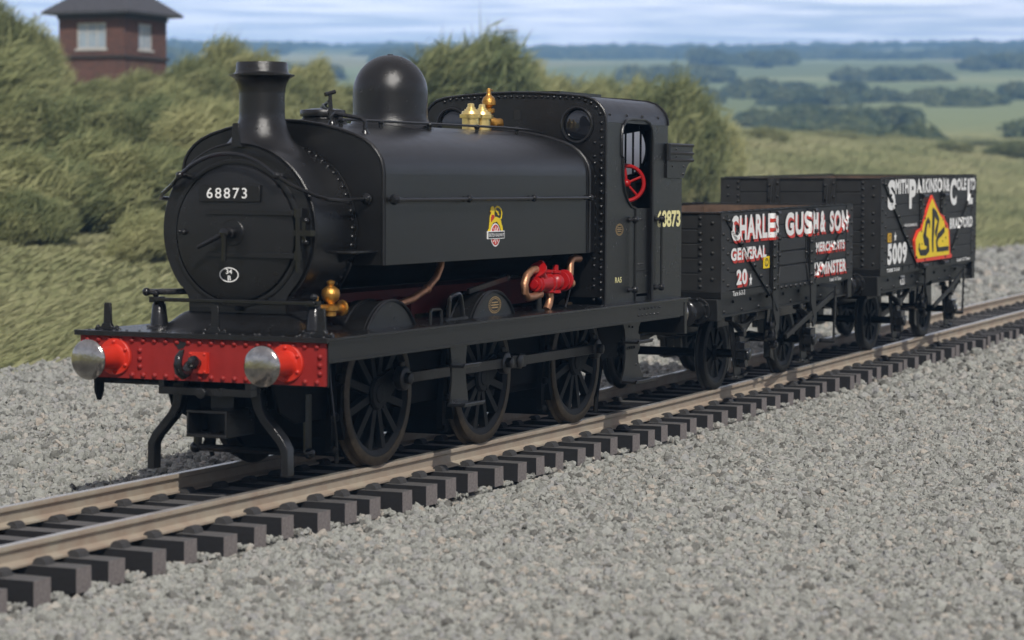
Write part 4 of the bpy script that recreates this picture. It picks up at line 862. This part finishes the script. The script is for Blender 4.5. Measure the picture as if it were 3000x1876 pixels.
# points for the stones
def stone_pts(n, x0, x1, y0, y1, s0, s1):
    x = rng.uniform(x0, x1, n); y = rng.uniform(y0, y1, n)
    dx = x-CAM.x; dy = y-CAM.y; dep = dx*fw.x+dy*fw.y; lat = dx*rt.x+dy*rt.y
    k = (dep > 5) & (lat/dep > -.30) & (lat/dep < .46)
    x, y = x[k], y[k]; ph = ((x+6.6) % .52)
    on = (np.abs(y) < 1.19) & ((ph < .15) | (ph > .37))           # not on the sleepers
    onr = np.abs(np.abs(y)-.655) < .12
    k = ~(on | onr); x, y = x[k], y[k]
    s = rng.uniform(s0, s1, len(x))*np.where(rng.random(len(x)) < .10, 1.55, 1)
    s = np.where(np.abs(y) < 1.2, s*.8, s)
    z = np.array([bed_z(a, b) for a, b in zip(x, y)])+.03*np.sin(x*.7+y*.5)*np.sin(y*.8-x*.3)
    z = np.where(np.abs(y) < 1.17, z-.012, z); z = z+np.where(np.abs(y) < 1.25, rng.uniform(-.35, .4, len(x)), rng.uniform(-.5, 1.05, len(x)))*s
    return np.stack([x, y, z], 1), s
A_ = [stone_pts(170*50*12, -6, 44, -24, -11.8, .024, .045), stone_pts(900*38*14, -10, 14, -12, 2, .016, .031), stone_pts(420*26*13, -8, 18, 1, 11.8, .020, .040), stone_pts(230*26*24, 14, 40, -12, 11.8, .028, .052), stone_pts(30*80*22, 40, 110, -8, 12.2, .07, .12)]
pts_ = np.concatenate([a[0] for a in A_]); scl = np.concatenate([a[1] for a in A_])
print('stones', len(pts_))
me = bpy.data.meshes.new('ballast_stones'); me.vertices.add(len(pts_)); me.vertices.foreach_set('co', pts_.astype(np.float32).ravel())
at_ = me.attributes.new('sc', 'FLOAT', 'POINT'); at_.data.foreach_set('value', scl.astype(np.float32))
bst = bpy.data.objects.new('ballast_stones', me); COL.objects.link(bst); bst['kind'] = 'stuff'; bst['label'] = 'loose grey ballast stones around the track'
me.materials.append(STONE)
g = bpy.data.node_groups.new('stones', 'GeometryNodeTree'); g.interface.new_socket('Geometry', in_out='INPUT', socket_type='NodeSocketGeometry'); g.interface.new_socket('Geometry', in_out='OUTPUT', socket_type='NodeSocketGeometry')
gi = g.nodes.new('NodeGroupInput'); go = g.nodes.new('NodeGroupOutput'); ip = g.nodes.new('GeometryNodeInstanceOnPoints'); jn = g.nodes.new('GeometryNodeGeometryToInstance')
for k in range(4):
    ico = N(g, 'GeometryNodeMeshIcoSphere'); ico.inputs['Radius'].default_value = 1; ico.inputs['Subdivisions'].default_value = 2
    sp_ = N(g, 'GeometryNodeSetPosition'); ps = N(g, 'GeometryNodeInputPosition'); ns_ = N(g, 'ShaderNodeTexNoise', noise_dimensions='4D'); ns_.inputs['W'].default_value = 3.7*k; ns_.inputs['Scale'].default_value = .9; ns_.inputs['Detail'].default_value = 2
    sb = N(g, 'ShaderNodeVectorMath', operation='SUBTRACT'); sb.inputs[1].default_value = (.5, .5, .5); ml = N(g, 'ShaderNodeVectorMath', operation='SCALE'); ml.inputs['Scale'].default_value = 2.2
    L(g, ps.outputs[0], ns_.inputs['Vector']); L(g, ns_.outputs['Color'], sb.inputs[0]); L(g, sb.outputs[0], ml.inputs[0]); L(g, ico.outputs['Mesh'], sp_.inputs['Geometry']); L(g, ml.outputs[0], sp_.inputs['Offset'])
    sm_ = N(g, 'GeometryNodeSetMaterial'); sm_.inputs['Material'].default_value = STONE
    sh_ = N(g, 'GeometryNodeSetShadeSmooth'); sh_.inputs['Shade Smooth'].default_value = False; L(g, sp_.outputs[0], sh_.inputs[0]); L(g, sh_.outputs[0], sm_.inputs[0]); L(g, sm_.outputs[0], jn.inputs[0])
ip.inputs['Pick Instance'].default_value = True
rr_ = N(g, 'FunctionNodeRandomValue', data_type='FLOAT_VECTOR'); rr_.inputs[1].default_value = (6.28, 6.28, 6.28)
rs_ = N(g, 'FunctionNodeRandomValue', data_type='FLOAT_VECTOR'); rs_.inputs[0].default_value = (.75, .75, .55); rs_.inputs[1].default_value = (1.3, 1.2, .95)
na = N(g, 'GeometryNodeInputNamedAttribute', data_type='FLOAT'); na.inputs['Name'].default_value = 'sc'; vm = N(g, 'ShaderNodeVectorMath', operation='SCALE')
L(g, rs_.outputs[0], vm.inputs[0]); L(g, na.outputs['Attribute'], vm.inputs['Scale']); L(g, gi.outputs[0], ip.inputs['Points']); L(g, jn.outputs[0], ip.inputs['Instance']); L(g, rr_.outputs[0], ip.inputs['Rotation']); L(g, vm.outputs[0], ip.inputs['Scale']); L(g, ip.outputs[0], go.inputs[0])
bst.modifiers.new('stones', 'NODES').node_group = g
# countryside
def smooth(a, b, x):
    t = max(0., min(1., (x-a)/(b-a))); return t*t*(3-2*t)
EL = [(0, -8), (95, -1.57), (200, -.1), (350, .93), (600, 1.65), (900, 2.22), (1300, 2.66), (2000, 2.93), (2700, 3.03), (3200, 2.9), (6000, 1.5)]
def el(d):
    for (a, ea), (b, eb) in zip(EL, EL[1:]):
        if d <= b: return ea+(eb-ea)*(d-a)/(b-a)
    return 1.4
def land_z(x, y):
    d = math.hypot(x-CAM.x, y-CAM.y)
    base = min(rail_z(max(x, 0)), .33)-.42
    far = CAM.z+d*math.tan(R(el(d))) if d > 90 else -9
    bank = base+6.6*smooth(11, 62, y)
    z = max(far, bank) if y > 0 else max(base, far if d > 250 else -9)
    if y < 11.4: z = min(z, base-.5+0) if d < 250 else z
    und = .25*math.sin(x*.11+1)*math.sin(y*.13)+.10*math.sin(x*.43+y*.31)
    if y > 13: z += und*smooth(13, 20, y)
    if d > 500: z += d*.0011*math.sin(x*.0042+.6)*math.sin(y*.006+1.3)
    return z
ang = [-40+i*.8 for i in range(46)]+[-3.2+i*.25 for i in range(220)]+[51.8+i*2. for i in range(20)]+[92+i*8 for i in range(28)]
rad = [6*1.045**i for i in range(158)]
vs = []; fs = []
for a in ang:
    for r_ in rad:
        x = CAM.x+r_*math.cos(R(a)); y = CAM.y+r_*math.sin(R(a)); vs.append((x, y, land_z(x, y)))
nr_ = len(rad)
for i in range(len(ang)-1):
    for j in range(nr_-1): fs.append((i*nr_+j, i*nr_+j+1, (i+1)*nr_+j+1, (i+1)*nr_+j))
me = bpy.data.meshes.new('grassland'); me.from_pydata(vs, [], fs); me.polygons.foreach_set('use_smooth', [True]*len(fs))
land = bpy.data.objects.new('grassland', me); COL.objects.link(land); land['kind'] = 'structure'
LM = bpy.data.materials.new('meadow_and_fields'); LM.use_nodes = True; t = LM.node_tree; p = t.nodes['Principled BSDF']; p.inputs['Roughness'].default_value = .9; p.inputs['Specular IOR Level'].default_value = .2
c = N(t, 'ShaderNodeTexCoord'); mp1 = N(t, 'ShaderNodeMapping'); mp1.inputs['Scale'].default_value = (.05, .22, .22); n1 = N(t, 'ShaderNodeTexNoise', i={'Scale': 1, 'Detail': 8, 'Roughness': .7}); L(t, c.outputs['Object'], mp1.inputs[0]); L(t, mp1.outputs[0], n1.inputs['Vector'])
meadow = rampnode(t, [(.30, (.13, .145, .055)), (.48, (.25, .25, .10)), (.62, (.33, .31, .14)), (.75, (.38, .32, .18))], n1.outputs[0])
mp2 = N(t, 'ShaderNodeMapping'); mp2.inputs['Scale'].default_value = (.0035, .006, 0); mp2.inputs['Rotation'].default_value = (0, 0, .35); vo = N(t, 'ShaderNodeTexVoronoi', i={'Scale': 1}); L(t, c.outputs['Object'], mp2.inputs[0]); L(t, mp2.outputs[0], vo.inputs['Vector'])
sc_ = N(t, 'ShaderNodeSeparateColor'); L(t, vo.outputs['Color'], sc_.inputs[0])
fields = rampnode(t, [(.0, (.15, .18, .08)), (.3, (.19, .23, .10)), (.5, (.25, .29, .13)), (.7, (.31, .30, .17)), (.85, (.18, .20, .10)), (1, (.25, .30, .13))], sc_.outputs[0])
ge = N(t, 'ShaderNodeNewGeometry'); ln = N(t, 'ShaderNodeVectorMath', operation='LENGTH'); L(t, ge.outputs['Position'], ln.inputs[0]); mr = N(t, 'ShaderNodeMapRange'); mr.inputs[1].default_value = 320; mr.inputs[2].default_value = 480; L(t, ln.outputs['Value'], mr.inputs[0])
mf = N(t, 'ShaderNodeMix', data_type='RGBA'); L(t, mr.outputs[0], mf.inputs['Factor']); L(t, meadow, mf.inputs['A']); L(t, fields, mf.inputs['B']); L(t, mf.outputs['Result'], p.inputs['Base Color'])
me.materials.append(LM)
# foliage material: every leaf its own tone, every bush its own hue
def leaf_mat(name, dark, mid, light, far=False):
    m = bpy.data.materials.new(name); m.use_nodes = True; t = m.node_tree; p = t.nodes['Principled BSDF']; p.inputs['Roughness'].default_value = .7; p.inputs['Specular IOR Level'].default_value = .25
    a = N(t, 'ShaderNodeAttribute', attribute_name='tone', attribute_type='GEOMETRY'); o = N(t, 'ShaderNodeObjectInfo')
    ad = N(t, 'ShaderNodeMath', operation='MULTIPLY_ADD'); ad.inputs[1].default_value = .5; L(t, o.outputs['Random'], ad.inputs[0])
    hf = N(t, 'ShaderNodeMath', operation='MULTIPLY_ADD'); hf.inputs[1].default_value = .85; hf.inputs[2].default_value = -.14; L(t, a.outputs['Fac'], hf.inputs[0]); L(t, hf.outputs[0], ad.inputs[2])
    L(t, rampnode(t, [(.1, dark), (.5, mid), (.95, light)], ad.outputs[0]), p.inputs['Base Color'])
    tr = N(t, 'ShaderNodeBsdfTranslucent'); L(t, p.inputs['Base Color'].links[0].from_socket, tr.inputs['Color']); ms = N(t, 'ShaderNodeMixShader'); ms.inputs[0].default_value = .25
    L(t, p.outputs[0], ms.inputs[1]); L(t, tr.outputs[0], ms.inputs[2]); L(t, ms.outputs[0], t.nodes['Material Output'].inputs['Surface'])
    return m
LEAF = leaf_mat('bush_leaves', (.13, .16, .07), (.265, .28, .125), (.41, .40, .195)); WOODL = leaf_mat('wood_leaves', (.065, .095, .055), (.11, .145, .075), (.19, .21, .10)); GRASS = leaf_mat('grass_blades', (.175, .20, .09), (.31, .318, .155), (.43, .405, .23))
BARK = mat('bark', (.08, .06, .045), .9, bump=.6, bscale=20)
def crown_mesh(name, n, rx, ry, rz, ls, lw, seed, wind, lm):
    r = np.random.default_rng(seed)
    nl = 22; lob = r.normal(0, 1, (nl, 3)); lob /= np.linalg.norm(lob, axis=1)[:, None]; lob[:, 2] = np.abs(lob[:, 2])*.9-.25; lc = lob*r.uniform(.42, .86, (nl, 1)); lr = r.uniform(.24, .46, nl)
    k = r.integers(0, nl, n); d = r.normal(0, 1, (n, 3)); d /= np.linalg.norm(d, axis=1)[:, None]
    P_ = lc[k]+d*(lr[k]*r.uniform(.4, 1.0, n)**.5*np.where(r.random(n) < .12, 1.3, 1))[:, None]; P_[:, 2] = (P_[:, 2]+.55)*.62
    P_[:, :2] /= np.percentile(np.abs(P_[:, 0]), 97); P_[:, 2] /= np.percentile(P_[:, 2], 97); P_ *= np.array([rx, ry, rz]); P_[:, 2] = np.maximum(P_[:, 2], .02)
    th = r.normal(R(16), R(13 if wind else 70), n); ph = r.normal(0, R(18 if wind else 80), n)
    ax_ = np.stack([np.cos(th)*np.cos(ph), np.cos(th)*np.sin(ph), np.sin(th)], 1)
    q = r.normal(0, 1, (n, 3)); sd_ = np.cross(ax_, q); sd_ /= np.linalg.norm(sd_, axis=1)[:, None]
    l = ls*r.uniform(.6, 1.4, n)[:, None]; w = lw*r.uniform(.6, 1.4, n)[:, None]
    V = np.stack([P_-ax_*l*.5, P_+sd_*w*.5, P_+ax_*l*.5, P_-sd_*w*.5], 1).reshape(-1, 3)
    me = bpy.data.meshes.new(name); me.vertices.add(4*n); me.vertices.foreach_set('co', V.astype(np.float32).ravel()); me.loops.add(4*n); me.loops.foreach_set('vertex_index', np.arange(4*n, dtype=np.int32)); me.polygons.add(n); me.polygons.foreach_set('loop_start', np.arange(0, 4*n, 4, dtype=np.int32)); me.update()
    tone = np.repeat(np.clip(r.random(n)*.45+.55*r.random(nl)[k], 0, 1), 4); a = me.attributes.new('tone', 'FLOAT', 'POINT'); a.data.foreach_set('value', tone.astype(np.float32)); me.materials.append(lm); me.update(calc_edges=True)
    return me
CROWNS = [crown_mesh('crown', 17000, 1, 1, 1, .50, .019, 20+k, True, LEAF) for k in range(5)]
WCROWN = [crown_mesh('wood_crown', 1500, 1, 1, 1, .42, .16, 60+k, False, WOODL) for k in range(3)]
def bush(x, y, zt, r_, label, cat='bush', group='bushes on the bank behind the train', wide=1., name='bush'):
    z0 = land_z(x, y)-.1; h = max(1.2, zt-z0-.45)
    root = thing(name, label, cat, (x, y, z0), group)
    c = bpy.data.objects.new('crown', random.choice(CROWNS)); COL.objects.link(c); c.parent = root; c.scale = (r_*1.3*wide, r_*1.25, h); c.rotation_euler = (0, 0, random.uniform(-.25, .25)); c.location = (0, 0, .0)
    m = MB()
    for k in range(4):
        a = k*1.57+random.random(); m.tube([(.15*math.cos(a), .15*math.sin(a), -.1), (.3*r_*math.cos(a), .3*r_*math.sin(a), h*.35), (.5*r_*math.cos(a+.3), .5*r_*math.sin(a+.3), h*.65)], [.07, .05, .02], 6)
    m.build('stems', BARK, root)
    return root
HAZE_D = .00036
BUSHES = [
    (32.3, 26.4, 3.65, 1.37, 'olive green bush in the thick growth below the signal box'),
    (34.6, 26.3, 3.47, 1.25, 'olive green bush in the thick growth below the signal box'),
    (36.9, 26.0, 3.84, 1.29, 'olive green bush in the thick growth below the signal box'),
    (39.2, 25.8, 3.65, 1.27, 'olive green bush in the thick growth below the signal box'),
    (39.7, 24.5, 3.2, 1.15, 'olive green bush in the thick growth below the signal box'),
    (31.1, 24.1, 2.2, 0.76, 'olive green bush in the thick growth below the signal box'),
    (32.3, 21.4, 1.91, 0.66, 'olive green bush in the thick growth below the signal box'),
    (49.0, 38.5, 6.89, 1.81, 'dark olive bush in the row just under the signal box'),
    (47.9, 36.0, 5.5, 1.49, 'dark olive bush in the row just under the signal box'),
    (48.6, 34.4, 5.24, 1.36, 'dark olive bush in the row just under the signal box'),
    (51.0, 34.0, 5.45, 1.39, 'dark olive bush in the row just under the signal box'),
    (53.3, 33.7, 5.67, 1.28, 'dark olive bush in the row just under the signal box'),
    (50.4, 30.3, 5.19, 1.36, 'dark olive bush in the row just under the signal box'),
    (51.1, 28.8, 4.93, 1.36, 'dark olive bush in the row just under the signal box'),
    (60.0, 46.0, 9.01, 1.37, 'tallest olive bush left of the signal box, at the edge of the view'),
    (62.2, 46.0, 8.08, 1.07, 'bush touching the left wall of the signal box'),
    (64.0, 44.3, 6.73, 1.25, 'bush growing right in front of the signal box wall'),
    (65.6, 43.2, 6.92, 1.26, 'bush growing right in front of the signal box wall'),
    (67.3, 42.0, 7.34, 1.1, 'bush just right of the signal box'),
    (69.7, 41.7, 8.08, 1.47, 'round topped dark green bush between the signal box and the chimney'),
    (72.1, 41.0, 7.1, 1.32, 'bush showing on both sides of the chimney'),
    (74.5, 40.7, 7.64, 1.08, 'bush showing on both sides of the chimney'),
    (78.7, 41.0, 6.81, 1.59, 'bush seen between the chimney and the dome'),
    (83.8, 41.8, 7.3, 1.46, 'bush seen between the chimney and the dome'),
    (76.3, 34.3, 8.37, 2.85, 'biggest dark bush, rising behind the dome'),
    (81.8, 39.1, 7.95, 1.52, 'bush half hidden by the left side of the dome'),
    (81.7, 34.4, 7.59, 1.59, 'bush over the front of the cab roof, right of the big one by the dome'),
    (90.1, 35.5, 7.46, 1.7, 'small bush peeping over the cab roof'),
    (92.7, 34.4, 7.25, 1.53, 'small bush peeping over the cab roof'),
    (75.2, 24.6, 6.5, 1.61, 'broad dark bush right behind the cab'),
    (83.2, 26.1, 5.66, 1.19, 'rounded bush just right of the broad one behind the cab'),
    (83.1, 28.9, 6.65, 1.39, 'small bush peeping over the cab roof'),
    (85.8, 30.1, 6.47, 1.24, 'small bush peeping over the cab roof'),
    (162.5, 50.3, 5.46, 1.45, 'low bush scattered across the meadow beyond the wagons'),
    (207.7, 47.7, 6.13, 1.56, 'low bush scattered across the meadow beyond the wagons'),
    (201.0, 62.6, 7.81, 2.54, 'low bush scattered across the meadow beyond the wagons'),
    (222.4, 64.0, 7.51, 2.55, 'low bush scattered across the meadow beyond the wagons'),
    (244.1, 64.7, 7.75, 2.98, 'low bush scattered across the meadow beyond the wagons'),
    (258.2, 58.0, 7.79, 3.57, 'low bush scattered across the meadow beyond the wagons'),
    (265.6, 65.8, 8.14, 2.95, 'low bush scattered across the meadow beyond the wagons'),
    (220.3, 44.3, 6.92, 2.44, 'low bush scattered across the meadow beyond the wagons'),
]
for x, y, zt, r_, lab in BUSHES: bush(x, y, zt, r_, lab)
# rough grass on the bank: individual blades in tufts, one mass
def grass_pts(n, x0, x1, y0, y1, h0, h1):
    x = rng.uniform(x0, x1, n); y = rng.uniform(y0, y1, n); dx = x-CAM.x; dy = y-CAM.y; dep = dx*fw.x+dy*fw.y; lat = dx*rt.x+dy*rt.y
    k = (dep > 10) & (np.abs(lat/dep) < .34); x, y = x[k], y[k]
    return x, y, rng.uniform(h0, h1, len(x))
G_ = [grass_pts(2600, 4, 60, 10.5, 11.5, .05, .16), grass_pts(14000, 4, 60, 11.3, 13.2, .06, .2), grass_pts(60000, 4, 75, 12.0, 30, .15, .42), grass_pts(26000, 40, 150, 12.2, 45, .4, .9), grass_pts(30000, 100, 330, 12, 80, .5, 1.1)]
gx = np.concatenate([g_[0] for g_ in G_]); gy = np.concatenate([g_[1] for g_ in G_]); gh = np.concatenate([g_[2] for g_ in G_])
gz = np.array([land_z(a, b) for a, b in zip(gx, gy)]); nb = 16; n = len(gx)*nb
base = np.repeat(np.stack([gx, gy, gz], 1), nb, 0)+np.concatenate([rng.normal(0, .22, (n, 2)), np.zeros((n, 1))], 1); h = np.repeat(gh, nb)*rng.uniform(.6, 1.3, n); w = .005+.00022*np.hypot(base[:, 0], base[:, 1])
lean = np.stack([rng.normal(1.5, .35, n), rng.normal(0, .25, n), np.full(n, .6)], 1)*h[:, None]; sdv = rng.normal(0, 1, (n, 3)); sdv[:, 2] = 0; sdv /= np.linalg.norm(sdv, axis=1)[:, None]
base[:, 2] -= .06
V = np.stack([base-sdv*w[:, None], base+lean*.6+np.array([0, 0, .05])-sdv*w[:, None]*.5, base+lean, base+sdv*w[:, None]], 1).reshape(-1, 3)
me = bpy.data.meshes.new('rough_grass'); me.vertices.add(4*n); me.vertices.foreach_set('co', V.astype(np.float32).ravel()); me.loops.add(4*n); me.loops.foreach_set('vertex_index', np.arange(4*n, dtype=np.int32)); me.polygons.add(n); me.polygons.foreach_set('loop_start', np.arange(0, 4*n, 4, dtype=np.int32)); me.update()
pt = .5+.5*np.sin(base[:, 0]*.16+1.5*np.sin(base[:, 1]*.21))*np.cos(base[:, 1]*.33+base[:, 0]*.05)
a = me.attributes.new('tone', 'FLOAT', 'POINT'); a.data.foreach_set('value', np.repeat(np.clip(.45*rng.random(n)+.55*pt, 0, 1), 4).astype(np.float32)); me.materials.append(GRASS); me.update(calc_edges=True)
go_ = bpy.data.objects.new('rough_grass', me); COL.objects.link(go_); go_['kind'] = 'stuff'; go_['label'] = 'rough olive grass on the bank and meadow behind the line'
# woods and hedgerows far off, read as one mass
wp = []; ws = []; wk = []
for d0, k1, ph, th, dd, sz in ((350, 71, .3, .25, 10, 1.7), (420, 83, 2.1, .55, 12, 2.0), (520, 67, .9, .30, 15, 2.3), (640, 93, 4.0, .45, 18, 2.5), (790, 61, 1.2, .35, 22, 2.8), (980, 77, 5.2, .30, 28, 3.4), (1250, 51, 2.9, .35, 36, 4.2), (385, 57, 3.3, .35, 10, 1.5), (470, 49, 5.1, .30, 14, 1.9), (720, 73, .2, .40, 18, 2.4)):
    for k in range(520):
        a = R(random.uniform(6, 42)); g_ = math.sin(a*k1+ph)+.45*math.sin(a*k1*2.7+ph*2)
        if g_ < th: continue
        d = d0*(1+.05*math.sin(a*13+ph))+random.gauss(0, dd)*min(1, .2+g_-th); x = CAM.x+d*math.cos(a); y = CAM.y+d*math.sin(a)
        wp.append((x, y, land_z(x, y)-.5)); ws.append(sz*random.uniform(.55, 1.25))
for k in range(3000):
    a = R(random.uniform(6, 42)); d = random.choice((random.uniform(1750, 2150), random.uniform(2300, 2760))); x = CAM.x+d*math.cos(a); y = CAM.y+d*math.sin(a)
    if math.sin(a*31+d*.004)+.6*math.sin(a*83+1) < -.9: continue
    wp.append((x, y, land_z(x, y)-1.5)); ws.append(random.uniform(3.2, 5.2))
me = bpy.data.meshes.new('distant_woods'); me.vertices.add(len(wp)); me.vertices.foreach_set('co', np.array(wp, np.float32).ravel()); a = me.attributes.new('sc', 'FLOAT', 'POINT'); a.data.foreach_set('value', np.array(ws, np.float32)); me.materials.append(WOODL)
dw = bpy.data.objects.new('distant_woods', me); COL.objects.link(dw); dw['kind'] = 'stuff'; dw['label'] = 'dark woods and hedgerows on the far hills'
g = bpy.data.node_groups.new('woods', 'GeometryNodeTree'); g.interface.new_socket('Geometry', in_out='INPUT', socket_type='NodeSocketGeometry'); g.interface.new_socket('Geometry', in_out='OUTPUT', socket_type='NodeSocketGeometry')
gi = g.nodes.new('NodeGroupInput'); go = g.nodes.new('NodeGroupOutput'); ip = g.nodes.new('GeometryNodeInstanceOnPoints'); jn = g.nodes.new('GeometryNodeGeometryToInstance'); ip.inputs['Pick Instance'].default_value = True
for k in range(3):
    so_ = bpy.data.objects.new('wood_crown', WCROWN[k]); oi_ = N(g, 'GeometryNodeObjectInfo'); oi_.inputs['Object'].default_value = so_; L(g, oi_.outputs['Geometry'], jn.inputs[0])
rr_ = N(g, 'FunctionNodeRandomValue', data_type='FLOAT_VECTOR'); rr_.inputs[1].default_value = (0, 0, 6.28); rs_ = N(g, 'FunctionNodeRandomValue', data_type='FLOAT_VECTOR'); rs_.inputs[0].default_value = (1.0, 1.0, .9); rs_.inputs[1].default_value = (1.9, 1.9, 1.5)
na = N(g, 'GeometryNodeInputNamedAttribute', data_type='FLOAT'); na.inputs['Name'].default_value = 'sc'; vm = N(g, 'ShaderNodeVectorMath', operation='SCALE')
L(g, rs_.outputs[0], vm.inputs[0]); L(g, na.outputs['Attribute'], vm.inputs['Scale']); L(g, gi.outputs[0], ip.inputs['Points']); L(g, jn.outputs[0], ip.inputs['Instance']); L(g, rr_.outputs[0], ip.inputs['Rotation']); L(g, vm.outputs[0], ip.inputs['Scale']); L(g, ip.outputs[0], go.inputs[0])
dw.modifiers.new('woods', 'NODES').node_group = g
# signal box on the bank
BRICK = bpy.data.materials.new('brown_brick'); BRICK.use_nodes = True; t = BRICK.node_tree; p = t.nodes['Principled BSDF']; p.inputs['Roughness'].default_value = .85
c = N(t, 'ShaderNodeTexCoord'); mpb = N(t, 'ShaderNodeMapping'); mpb.inputs['Rotation'].default_value = (R(90), 0, 0); br = N(t, 'ShaderNodeTexBrick', i={'Scale': 1, 'Brick Width': .23, 'Row Height': .075, 'Mortar Size': .008}); br.inputs['Color1'].default_value = (.135, .050, .034, 1); br.inputs['Color2'].default_value = (.075, .032, .026, 1); br.inputs['Mortar'].default_value = (.12, .095, .08, 1)
ad_ = N(t, 'ShaderNodeSeparateXYZ'); cb = N(t, 'ShaderNodeCombineXYZ'); pl = N(t, 'ShaderNodeMath', operation='ADD'); L(t, c.outputs['Object'], ad_.inputs[0]); L(t, ad_.outputs[0], pl.inputs[0]); L(t, ad_.outputs[1], pl.inputs[1]); L(t, pl.outputs[0], cb.inputs[0]); L(t, ad_.outputs[2], cb.inputs[1]); L(t, cb.outputs[0], br.inputs['Vector']); L(t, br.outputs[0], p.inputs['Base Color'])
SLATE = mat('roof_slate', (.055, .055, .062), .6, bump=.6, bscale=8, var=.35); FRAME = mat('window_frame_paint', (.45, .44, .42), .5); PANE = mat('signal_box_window', (.30, .36, .42), .12, spec=1, var=.2, vscale=.8); TIMB = mat('dark_eaves_timber', (.035, .026, .022), .6)
bx, by, bz, ww = 74.7, 49.95, 4.6, 3.45
box_ = thing('signal_box', 'brown brick signal box with hipped slate roof standing above the bushes', 'signal box', (bx, by, bz))
m = MB(); zt = 10.02-bz
def wall_with_window(m, ax, a0, a1, off, sgn):
    wz0, wz1 = 8.47-bz, 9.62-bz; w0, w1_ = a0+.95, a1-.95
    loops = [[(a0, -.6), (a1, -.6), (a1, zt), (a0, zt)], [(w0, wz0), (w1_, wz0), (w1_, wz1), (w0, wz1)]]
    m.prism(ax, loops, off, off+.22*sgn); return w0, w1_, wz0, wz1
m.mi = 0
wa = wall_with_window(m, 'x', 0, ww, 0, 1); wb = wall_with_window(m, 'y', .22, ww-.22, 0, 1); wall_with_window(m, 'x', 0, ww, ww, -1); wall_with_window(m, 'y', .22, ww-.22, ww, -1)
m.build('wall', BRICK, box_)
for ax, wv in (('x', wa), ('y', wb)):
    a0, a1, z0, z1 = wv; f = MB(); e = .07; mk = (lambda u0, u1, v0, v1, d0, d1: f.box(d0, d1, u0, u1, v0, v1)) if ax == 'x' else (lambda u0, u1, v0, v1, d0, d1: f.box(u0, u1, d0, d1, v0, v1))
    mk(a0, a0+e, z0, z1, .05, .13); mk(a1-e, a1, z0, z1, .05, .13); mk(a0+e, a1-e, z0, z0+e, .05, .13); mk(a0+e, a1-e, z1-e, z1, .05, .13)
    n_ = 3
    for k in range(1, n_): u = a0+(a1-a0)*k/n_; mk(u-.025, u+.025, z0+e, z1-e, .06, .12)
    mk(a0+e, a1-e, (z0+z1)/2+.15, (z0+z1)/2+.19, .062, .118); mk(a0-.08, a1+.08, z0-.09, z0-.002, -.05, .12)
    fr = f.build('window', FRAME, box_); f = MB(); mk(a0+.03, a1-.03, z0+.03, z1-.03, .085, .10); f.build('pane', PANE, fr)
m = MB(); o_ = .55
A_ = [m.v(q) for q in ((-o_, -o_, zt-.02), (ww+o_, -o_, zt-.02), (ww+o_, ww+o_, zt-.02), (-o_, ww+o_, zt-.02))]; B_ = [m.v((q.co.x, q.co.y, zt+.10)) for q in A_]; r1 = m.v((ww/2, ww/2-.3, zt+1.75)); r2_ = m.v((ww/2, ww/2+.3, zt+1.75))
m.face(A_)
for i in range(4): m.face([A_[i], A_[(i+1) % 4], B_[(i+1) % 4], B_[i]])
m.face([B_[0], B_[1], r1]); m.face([B_[1], B_[2], r2_, r1]); m.face([B_[2], B_[3], r2_]); m.face([B_[3], B_[0], r1, r2_]); m.build('roof', SLATE, box_)
m = MB(); m.box(-.10, ww+.10, -.10, ww+.10, 8.05-bz, 8.18-bz); m.box(-.06, ww+.06, -.06, ww+.06, zt-.22, zt-.025); m.build('band_course', TIMB, box_)
# haze
HZ = bpy.data.materials.new('air'); HZ.use_nodes = True; t = HZ.node_tree; t.nodes.remove(t.nodes['Principled BSDF']); pv = N(t, 'ShaderNodeVolumePrincipled'); pv.inputs['Color'].default_value = (.30, .58, 1.0, 1); pv.inputs['Density'].default_value = HAZE_D; pv.inputs['Anisotropy'].default_value = -.45
L(t, pv.outputs[0], t.nodes['Material Output'].inputs['Volume'])
m = MB(); m.box(-6500, 7000, -6500, 7000, -90, 330); hz = m.build('haze', HZ); hz['kind'] = 'stuff'; hz['label'] = 'thin blue haze in the air over the countryside'; hz.display_type = 'WIRE'
